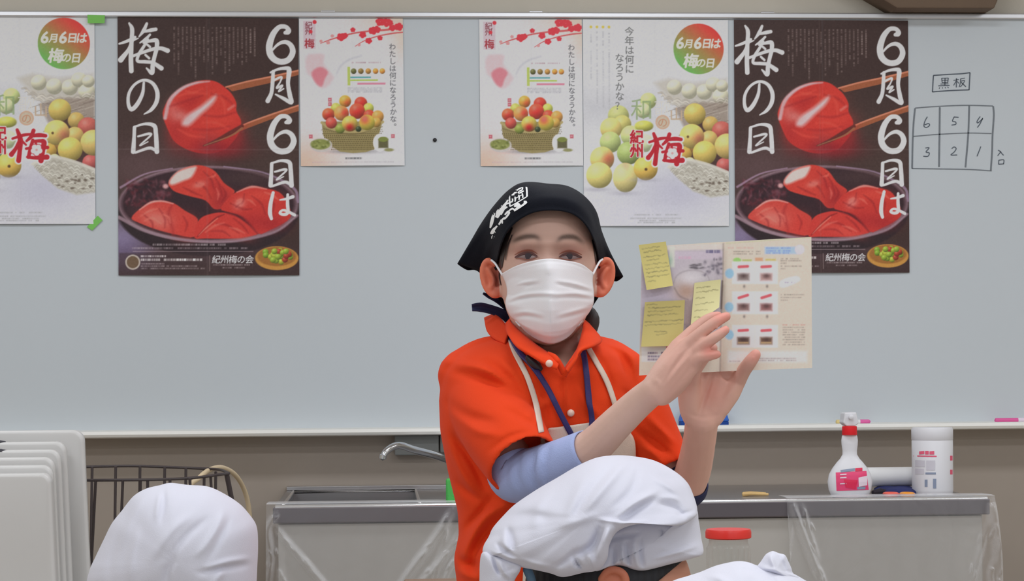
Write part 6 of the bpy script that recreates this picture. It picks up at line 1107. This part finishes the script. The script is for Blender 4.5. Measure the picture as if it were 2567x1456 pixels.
def note(quad, rowsn, label, col, seed):
    q = np.array(quad, float); x0, y0 = q.min(0) - 2; x1, y1 = q.max(0) + 2; cv = Canvas(x0, y0, x1 - x0, y1 - y0, 1.0, col); h = q[2:, 1].mean() - q[:2, 1].mean(); slope = (q[1, 1] - q[0, 1]) / (q[1, 0] - q[0, 0]); r = random.Random(seed)
    for k, (f0, f1, t) in enumerate(rowsn):
        xa = q[0, 0] + (q[3, 0] - q[0, 0]) * t; xb = q[1, 0] + (q[2, 0] - q[1, 0]) * t; ya = q[0, 1] + (q[3, 1] - q[0, 1]) * t; x = xa + (xb - xa) * f0; e = xa + (xb - xa) * f1
        while x < e: L = r.uniform(3, 8); yy = ya + slope * (x - xa) + r.uniform(-1, 1); cv.line([(x, yy), (x + L * .7, yy + r.uniform(-1.5, 1.5))], r.uniform(1.6, 3.2), (112, 106, 72), 1.6, r.uniform(.35, .85)); x += L
    cv.gau(*(q.mean(0)), 60, 60, np.array(col) + 6, .3); U, V = np.meshgrid(np.linspace(0, 1, 70), np.linspace(0, 1, 80)); P = (1 - U)[..., None] * (1 - V)[..., None] * q[0] + U[..., None] * (1 - V)[..., None] * q[1] + U[..., None] * V[..., None] * q[2] + (1 - U)[..., None] * V[..., None] * q[3]
    Dn = np.array([hit(bkb, x, y, 2.865) for x, y in P[::4, ::4].reshape(-1, 2)]).min() - .0015; D = Dn - .006 * V ** 2 * (1 + .4 * np.sin(U * 3)); me = mesh_np('sticky_note', W(P[..., 0].ravel(), P[..., 1].ravel(), D.ravel()), grid_faces(70, 80)[:, ::-1].copy()); set_col(me, alb(np.clip(sample(cv, P[..., 0], P[..., 1]).reshape(-1, 3), 0, 255))); o = obj_me('sticky_note', me, M['note']); tag(o, label, 'sticky note', 'yellow sticky notes on the booklet')
note([(1601, 614), (1669, 605), (1687, 716), (1621, 727)], [(.1, .7, .09), (.15, .75, .17), (.1, .85, .28), (.2, .6, .36), (.1, .95, .45), (.1, .95, .54), (.1, .9, .63), (.08, .9, .72), (.1, .4, .82)], 'yellow sticky note on the booklet top left corner, sticking out past it', (186, 174, 108), 1)
note([(1617, 757), (1717, 752), (1711, 866), (1607, 869)], [(.05, .3, .06), (.1, .9, .14), (.1, .7, .22), (.1, .85, .30), (.05, .95, .44), (.05, .95, .52), (.3, .6, .68), (.35, .6, .74)], 'large yellow sticky note on the booklet lower left, above the white strip', (176, 164, 102), 2)
note([(1741, 709), (1807, 700), (1803, 770), (1731, 820)], [(.1, .6, .12), (.1, .9, .22), (.1, .4, .36), (.1, .7, .5), (.1, .5, .64), (.1, .3, .78)], 'paler yellow sticky note beside the booklet fold above the raised fingers', (198, 192, 142), 3)
# ------------------------------------------------------------------ three listeners in white caps, standing in the foreground
M['cap'] = mat('white_cap_cotton', (187, 187, 197), .88, noise=.015, nscale=30, bump=.2, bscale=800, sheen=.1)
M['smock'] = mat('white_smock_cotton', (196, 196, 202), .88, noise=.02, bump=.2, bscale=800)
def puff(poly, c, hf, hb, fl, nt=240, nr=56, hpow=.5):
    P = catmull(np.asarray(poly, float), nt, True); c = np.asarray(c, float); r = np.sin(np.linspace(0, 1, nr) * math.pi / 2)[1:]
    def side(h, sgn):
        out = []
        for q in r: Q = c + (P - c) * np.array([q, q, q * q]); out.append(Q - np.array([0, 0, 1]) * (sgn * h * (1 - q * q) ** hpow))
        return np.array(out)
    A = side(hf, 1); B = side(hb, -1)[:-1]; X, Y = A[..., 0], A[..., 1]; q = r[:, None]
    A[..., 2] -= 1.35 * folds(X, Y, fl) * np.clip((1 - q) * 6, 0, 1)
    A[..., 2] += .0015 * np.sin(X * .031 + Y * .022) * (1 - q)
    pf = np.array([A[0].mean(0), B[0].mean(0)]); V = np.vstack([A.reshape(-1, 3), B[::-1].reshape(-1, 3), pf]); m = nr - 1; tot = m + len(B)
    Fs = [grid_faces(nt, tot, True)]; V = W(V[:, 0], V[:, 1], V[:, 2]); n = len(V)
    F_ = Fs[0].tolist() + [(n - 2, (k + 1) % nt, k) for k in range(nt)] + [(n - 1, (tot - 1) * nt + k, (tot - 1) * nt + (k + 1) % nt) for k in range(nt)]
    return V, F_
def ellipsoid(c, r, n=40, m=28, cond=None):
    "c = (px,py,d); r = metres along right, up, depth"
    C = W(*c); V = []; 
    for j in range(m + 1):
        t = math.pi * j / m
        for k in range(n): a = 2 * math.pi * k / n; V.append(C + RGT * (r[0] * math.sin(t) * math.cos(a)) + UPV * (r[1] * math.cos(t)) + FWD * (r[2] * math.sin(t) * math.sin(a)))
    return np.array(V), grid_faces(n, m + 1, True).tolist()
M['kidskin'] = mat('child_skin', (172, 120, 98), .55, noise=.05, nscale=30, sss=.05); M['earskin'] = mat('ear_skin', (176, 104, 78), .55, noise=.05, sss=.05)
M['kidhair'] = mat('black_straight_hair', (13, 12, 18), .55, noise=.25, nscale=70, stretch=(1, 1, .15), bump=.5, bscale=160)
def child(label, hc, hr, face, seedcol):
    hz_ = W(*hc); base = np.array([hz_[0], hz_[1], 0]); k = hz_[2] / .96; t = thing('person', label, 'person', base, 'children in white caps')
    bx = base + np.array([0, .02, 0]); up = lambda x, y, z: bx + RGT * x * k + FWD * y * k + UPV * z * k
    parts = [ellipsoid(hc, hr), tube([hz_ - UPV * .07, up(0, .0, .80), up(0, .0, .74)], [.046, .045, .06], 20)]
    nx, nd = face; nose = hz_ + RGT * (nx * (hr[0] + .004)) + FWD * (nd * (hr[2] + .004)) - UPV * .02
    parts.append(tube([nose + UPV * .03, nose, nose - UPV * .012], [.006, .012, .008], 12))
    for s in (-1, 1):
        parts.append(tube([up(.055 * s, 0, .46), up(.058 * s, 0, .25), up(.06 * s, .01, .05)], [.052, .042, .030], 16))
        parts.append(tube([up(.12 * s, 0, .74), up(.165 * s, .01, .60), up(.175 * s, -.02, .46)], [.034, .030, .022], 14))
        w = up(.175 * s, -.025, .44); parts.append(tube([w + UPV * .01, w - UPV * .045], [.018, .022], 12))
        for f in range(4): parts.append(tube([w - UPV * .045 + FWD * (.012 * (f - 1.5)), w - UPV * (.075 + .006 * (1.5 - abs(f - 1.5))) + FWD * (.013 * (f - 1.5)), w - UPV * (.095 + .008 * (1.5 - abs(f - 1.5))) + FWD * (.013 * (f - 1.5)) - RGT * s * .008], [.0065, .006, .005], 8))
        parts.append(tube([w - UPV * .01 - FWD * .016, w - UPV * .04 - FWD * .034, w - UPV * .06 - FWD * .036], [.009, .0075, .006], 8))
    obj_me('body', voxel_union(parts, .0042, 3), M['kidskin'], t)
    rg = lambda z, a, b_: np.array([up(a * math.cos(q), b_ * math.sin(q), z) for q in np.linspace(0, 2 * math.pi, 32, endpoint=False)])
    sm = [loft([rg(.80, .05, .05), rg(.785, .10, .07), rg(.76, .135, .085), rg(.68, .14, .095), rg(.55, .14, .10), rg(.40, .155, .12), rg(.36, .16, .122)])]
    for s in (-1, 1): sm.append(tube([up(.10 * s, 0, .755), up(.165 * s, .01, .61), up(.174 * s, -.015, .49)], [.045, .042, .034], 16))
    obj_me('smock', voxel_union(sm, .007, 3), M['smock'], t)
    for s in (-1, 1):
        v, f = tube([up(.06 * s, .05, .03), up(.06 * s, -.03, .03), up(.062 * s, -.10, .025), up(.062 * s, -.125, .02)], [.026, .032, .03, .018], 14); v = np.array(v); v[:, 2] = np.maximum(v[:, 2], .001); obj('shoe', v, f, M['black'], t)
    return t
# left
kl = child('person seen from behind in a smooth round white cap, photo bottom left', (435, 1520, 2.93), (.078, .105, .092), (0, 1), 0)
LH = [(218, 1470), (224, 1430), (238, 1398), (260, 1352), (280, 1312), (305, 1280), (334, 1244), (365, 1225), (400, 1216), (428, 1210), (470, 1215), (520, 1219), (560, 1236), (600, 1262), (626, 1290), (643, 1318), (647, 1360), (645, 1420), (640, 1480), (618, 1540), (560, 1580), (430, 1595), (300, 1575), (236, 1530)]
v, f = puff([(x, y, 2.93) for x, y in LH], (440, 1410, 2.93), .12, .12, [([(402, 1222), (396, 1262), (390, 1300)], 7, .003), ([(412, 1222), (410, 1270), (404, 1310)], 7, -.003), ([(480, 1290), (430, 1330), (380, 1400)], 12, .004), ([(520, 1300), (470, 1340), (420, 1400)], 10, -.0035), ([(560, 1280), (540, 1330), (500, 1390)], 9, .004), ([(575, 1300), (552, 1350), (520, 1410)], 8, -.003), ([(520, 1424), (570, 1408), (630, 1398)], 7, .004), ([(500, 1436), (560, 1424), (630, 1414)], 8, -.004), ([(360, 1240), (330, 1300), (300, 1370)], 10, .003), ([(300, 1340), (280, 1400), (270, 1456)], 10, -.003), ([(440, 1390), (420, 1430), (415, 1470)], 10, -.004), ([(345, 1330), (330, 1400), (325, 1460)], 10, .003), ([(560, 1430), (540, 1456), (520, 1490)], 8, .004)])
obj('cap', v, f, M['cap'], kl)
# centre
kc = child('person in a large crumpled white cap with black hair, in front of the woman', (1535, 1482, 2.78), (.108, .108, .078), (1, 0), 1)
CH = [(1210, 1384, 2.72), (1213, 1366, 2.73), (1225, 1345, 2.74), (1236, 1322, 2.75), (1262, 1292, 2.76), (1292, 1263, 2.76), (1345, 1227, 2.77), (1400, 1195, 2.77), (1448, 1167, 2.77), (1495, 1147, 2.77), (1540, 1141, 2.77), (1585, 1143, 2.77), (1640, 1154, 2.77), (1690, 1180, 2.76), (1722, 1208, 2.75), (1738, 1240, 2.74), (1748, 1276, 2.72), (1742, 1296, 2.70), (1704, 1317, 2.675), (1640, 1314, 2.665), (1590, 1315, 2.66), (1548, 1332, 2.66), (1528, 1365, 2.66), (1522, 1400, 2.665), (1500, 1428, 2.67), (1460, 1436, 2.675), (1412, 1446, 2.68), (1380, 1437, 2.68), (1340, 1428, 2.68), (1305, 1421, 2.69), (1270, 1408, 2.69), (1240, 1396, 2.70), (1220, 1396, 2.71)]
v, f = puff(CH, (1480, 1300, 2.72), .085, .13, [([(1568, 1157), (1520, 1215), (1462, 1284)], 12, .006), ([(1545, 1157), (1495, 1210), (1440, 1290)], 10, -.004), ([(1470, 1195), (1440, 1250), (1420, 1310)], 12, .004), ([(1645, 1232), (1590, 1262), (1545, 1300)], 9, .007), ([(1640, 1252), (1592, 1280), (1560, 1306)], 8, -.006), ([(1600, 1180), (1580, 1230), (1540, 1270)], 9, -.004), ([(1656, 1245), (1700, 1252), (1733, 1284)], 7, .005), ([(1650, 1262), (1690, 1272), (1722, 1300)], 7, -.006), ([(1660, 1190), (1700, 1204), (1726, 1232)], 8, -.006), ([(1640, 1200), (1680, 1222), (1715, 1250)], 8, .005),
      ([(1274, 1322), (1282, 1350), (1288, 1380)], 7, -.008), ([(1262, 1330), (1264, 1360), (1270, 1385)], 7, .005), ([(1246, 1362), (1268, 1382), (1292, 1398)], 6, -.009), ([(1230, 1380), (1262, 1394), (1300, 1404)], 5, .005), ([(1508, 1318), (1484, 1368), (1440, 1394)], 10, -.010), ([(1528, 1322), (1512, 1360), (1498, 1400)], 9, .008), ([(1440, 1398), (1450, 1416), (1464, 1432)], 5, -.009), ([(1470, 1380), (1482, 1406), (1484, 1428)], 7, .006), ([(1300, 1402), (1340, 1414), (1382, 1424)], 7, .005), ([(1390, 1424), (1420, 1404), (1445, 1380)], 8, -.005), ([(1400, 1320), (1440, 1308), (1500, 1290)], 12, .004), ([(1380, 1300), (1330, 1290), (1290, 1300)], 14, -.004), ([(1380, 1230), (1350, 1270), (1340, 1330)], 13, .004), ([(1500, 1300), (1560, 1310), (1620, 1306)], 6, .004), ([(1700, 1290), (1735, 1280), (1744, 1260)], 5, -.005)])
cp = obj('cap', v, f, M['cap'], kc)
TL_ = [(1208, 1386, 2.70), (1240, 1392, 2.69), (1284, 1407, 2.68), (1305, 1416, 2.68), (1303, 1432, 2.68), (1290, 1456, 2.69), (1282, 1500, 2.70), (1240, 1520, 2.70), (1206, 1500, 2.71), (1202, 1446, 2.71)]
v, f = puff(TL_, (1250, 1440, 2.695), .022, .03, [([(1236, 1396), (1242, 1420), (1252, 1440)], 4, -.006), ([(1252, 1404), (1262, 1430), (1280, 1452)], 6, .004)], 120, 30); obj('gathered_end', v, f, M['cap'], cp)
BD = [(1490, 1385, 2.72), (1526, 1335, 2.72), (1600, 1300, 2.72), (1690, 1302, 2.73), (1742, 1274, 2.75), (1752, 1308, 2.76), (1758, 1348, 2.76), (1763, 1386, 2.75), (1740, 1398, 2.735), (1680, 1414, 2.72), (1620, 1429, 2.71), (1590, 1428, 2.71), (1566, 1420, 2.71), (1545, 1418, 2.71), (1520, 1424, 2.71), (1490, 1430, 2.71)]
v, f = puff(BD, (1630, 1366, 2.725), .034, .06, [([(1570, 1360), (1574, 1390), (1578, 1420)], 5, -.006), ([(1558, 1364), (1560, 1392), (1562, 1416)], 4, .005), ([(1540, 1372), (1540, 1396), (1536, 1420)], 5, -.007), ([(1588, 1352), (1592, 1386), (1598, 1420)], 6, .005), ([(1605, 1350), (1606, 1390), (1614, 1424)], 6, -.004), ([(1655, 1322), (1660, 1334), (1658, 1345)], 3, -.003), ([(1700, 1318), (1722, 1300), (1740, 1284)], 4, -.005), ([(1640, 1400), (1700, 1384), (1752, 1366)], 6, .003), ([(1530, 1350), (1560, 1344), (1600, 1336)], 7, -.004)], 160, 40, .35); obj('cap_band', v, f, M['cap'], cp)
V, Fs = ellipsoid((1528, 1482, 2.78), (.114, .112, .084), 300, 200); px, py, d = proj(V); sd = px - (1706 - (py - 1410) * 1.2); V = V - RGT * (np.clip(sd, 0, None) * (sd < 8) * d / F)[:, None]; keep = sd < 8
keep &= ~((d < 2.72) & (py > 1560) & (px > 1500))
idx = -np.ones(len(V), int); idx[keep] = np.arange(keep.sum()); Fk = [[idx[i] for i in q] for q in Fs if all(keep[i] for i in q)]
V2 = V[keep] + FWD * (.0004 * np.sin(px[keep] * .35))[:, None]; o = obj('hair', V2, Fk, M['kidhair'], kc); solid(o, .004, 1)
v, f = limb([(1506, 1452, 2.700), (1520, 1434, 2.697), (1540, 1428, 2.696), (1562, 1438, 2.696), (1568, 1462, 2.697), (1556, 1490, 2.70), (1540, 1512, 2.704)], [.0045, .005, .0054, .0056, .006, .006, .006], 12); b = MB(); b.add(v, f)
v2, f2 = ellipsoid((1538, 1468, 2.703), (.0185, .024, .008), 24, 16); o = obj_me('ear', voxel_union([(np.array(v), f), (v2, f2)], .0018, 2), M['earskin'], kc)
M['teal'] = mat('teal_hair_clip', (66, 92, 112), .5)
b = MB(); v, f = limb([(1322, 1428, 2.69), (1330, 1446, 2.69), (1338, 1470, 2.695)], [.006, .006, .005], 10); b.add(v, f); b.build('hair_clip', M['teal'], kc, smooth=True)
# right
kr = child('person whose white cap with a knotted peak just enters the photo bottom right', (1860, 1668, 2.38), (.078, .095, .092), (0, 1), 2)
RH = [(1652, 1478), (1688, 1455), (1722, 1444), (1756, 1433), (1790, 1419), (1820, 1411), (1850, 1406), (1876, 1409), (1902, 1418), (1940, 1424), (1975, 1432), (2010, 1449), (2060, 1485), (2105, 1560), (2100, 1660), (2030, 1740), (1860, 1780), (1700, 1740), (1620, 1650), (1610, 1550)]
v, f = puff([(x, y, 2.38) for x, y in RH], (1860, 1590, 2.38), .12, .12, [([(1850, 1412), (1868, 1426), (1890, 1432)], 8, -.005), ([(1760, 1440), (1800, 1448), (1840, 1470)], 9, .004), ([(1900, 1430), (1930, 1445), (1950, 1470)], 8, -.006)]); cr_ = obj('cap', v, f, M['cap'], kr)
KN = [(1898, 1424), (1908, 1406), (1919, 1390), (1928, 1384), (1938, 1381), (1952, 1386), (1968, 1391), (1976, 1406), (1984, 1424), (1988, 1436), (2004, 1450), (1990, 1470), (1950, 1474), (1915, 1450)]
v, f = puff([(x, y, 2.365) for x, y in KN], (1945, 1428, 2.36), .022, .022, [([(1930, 1388), (1936, 1410), (1948, 1434)], 6, .004), ([(1952, 1390), (1962, 1412), (1972, 1436)], 6, -.004), ([(1912, 1424), (1944, 1430), (1980, 1450)], 6, .005)], 120, 30); obj('knot', v, f, M['cap'], cr_)
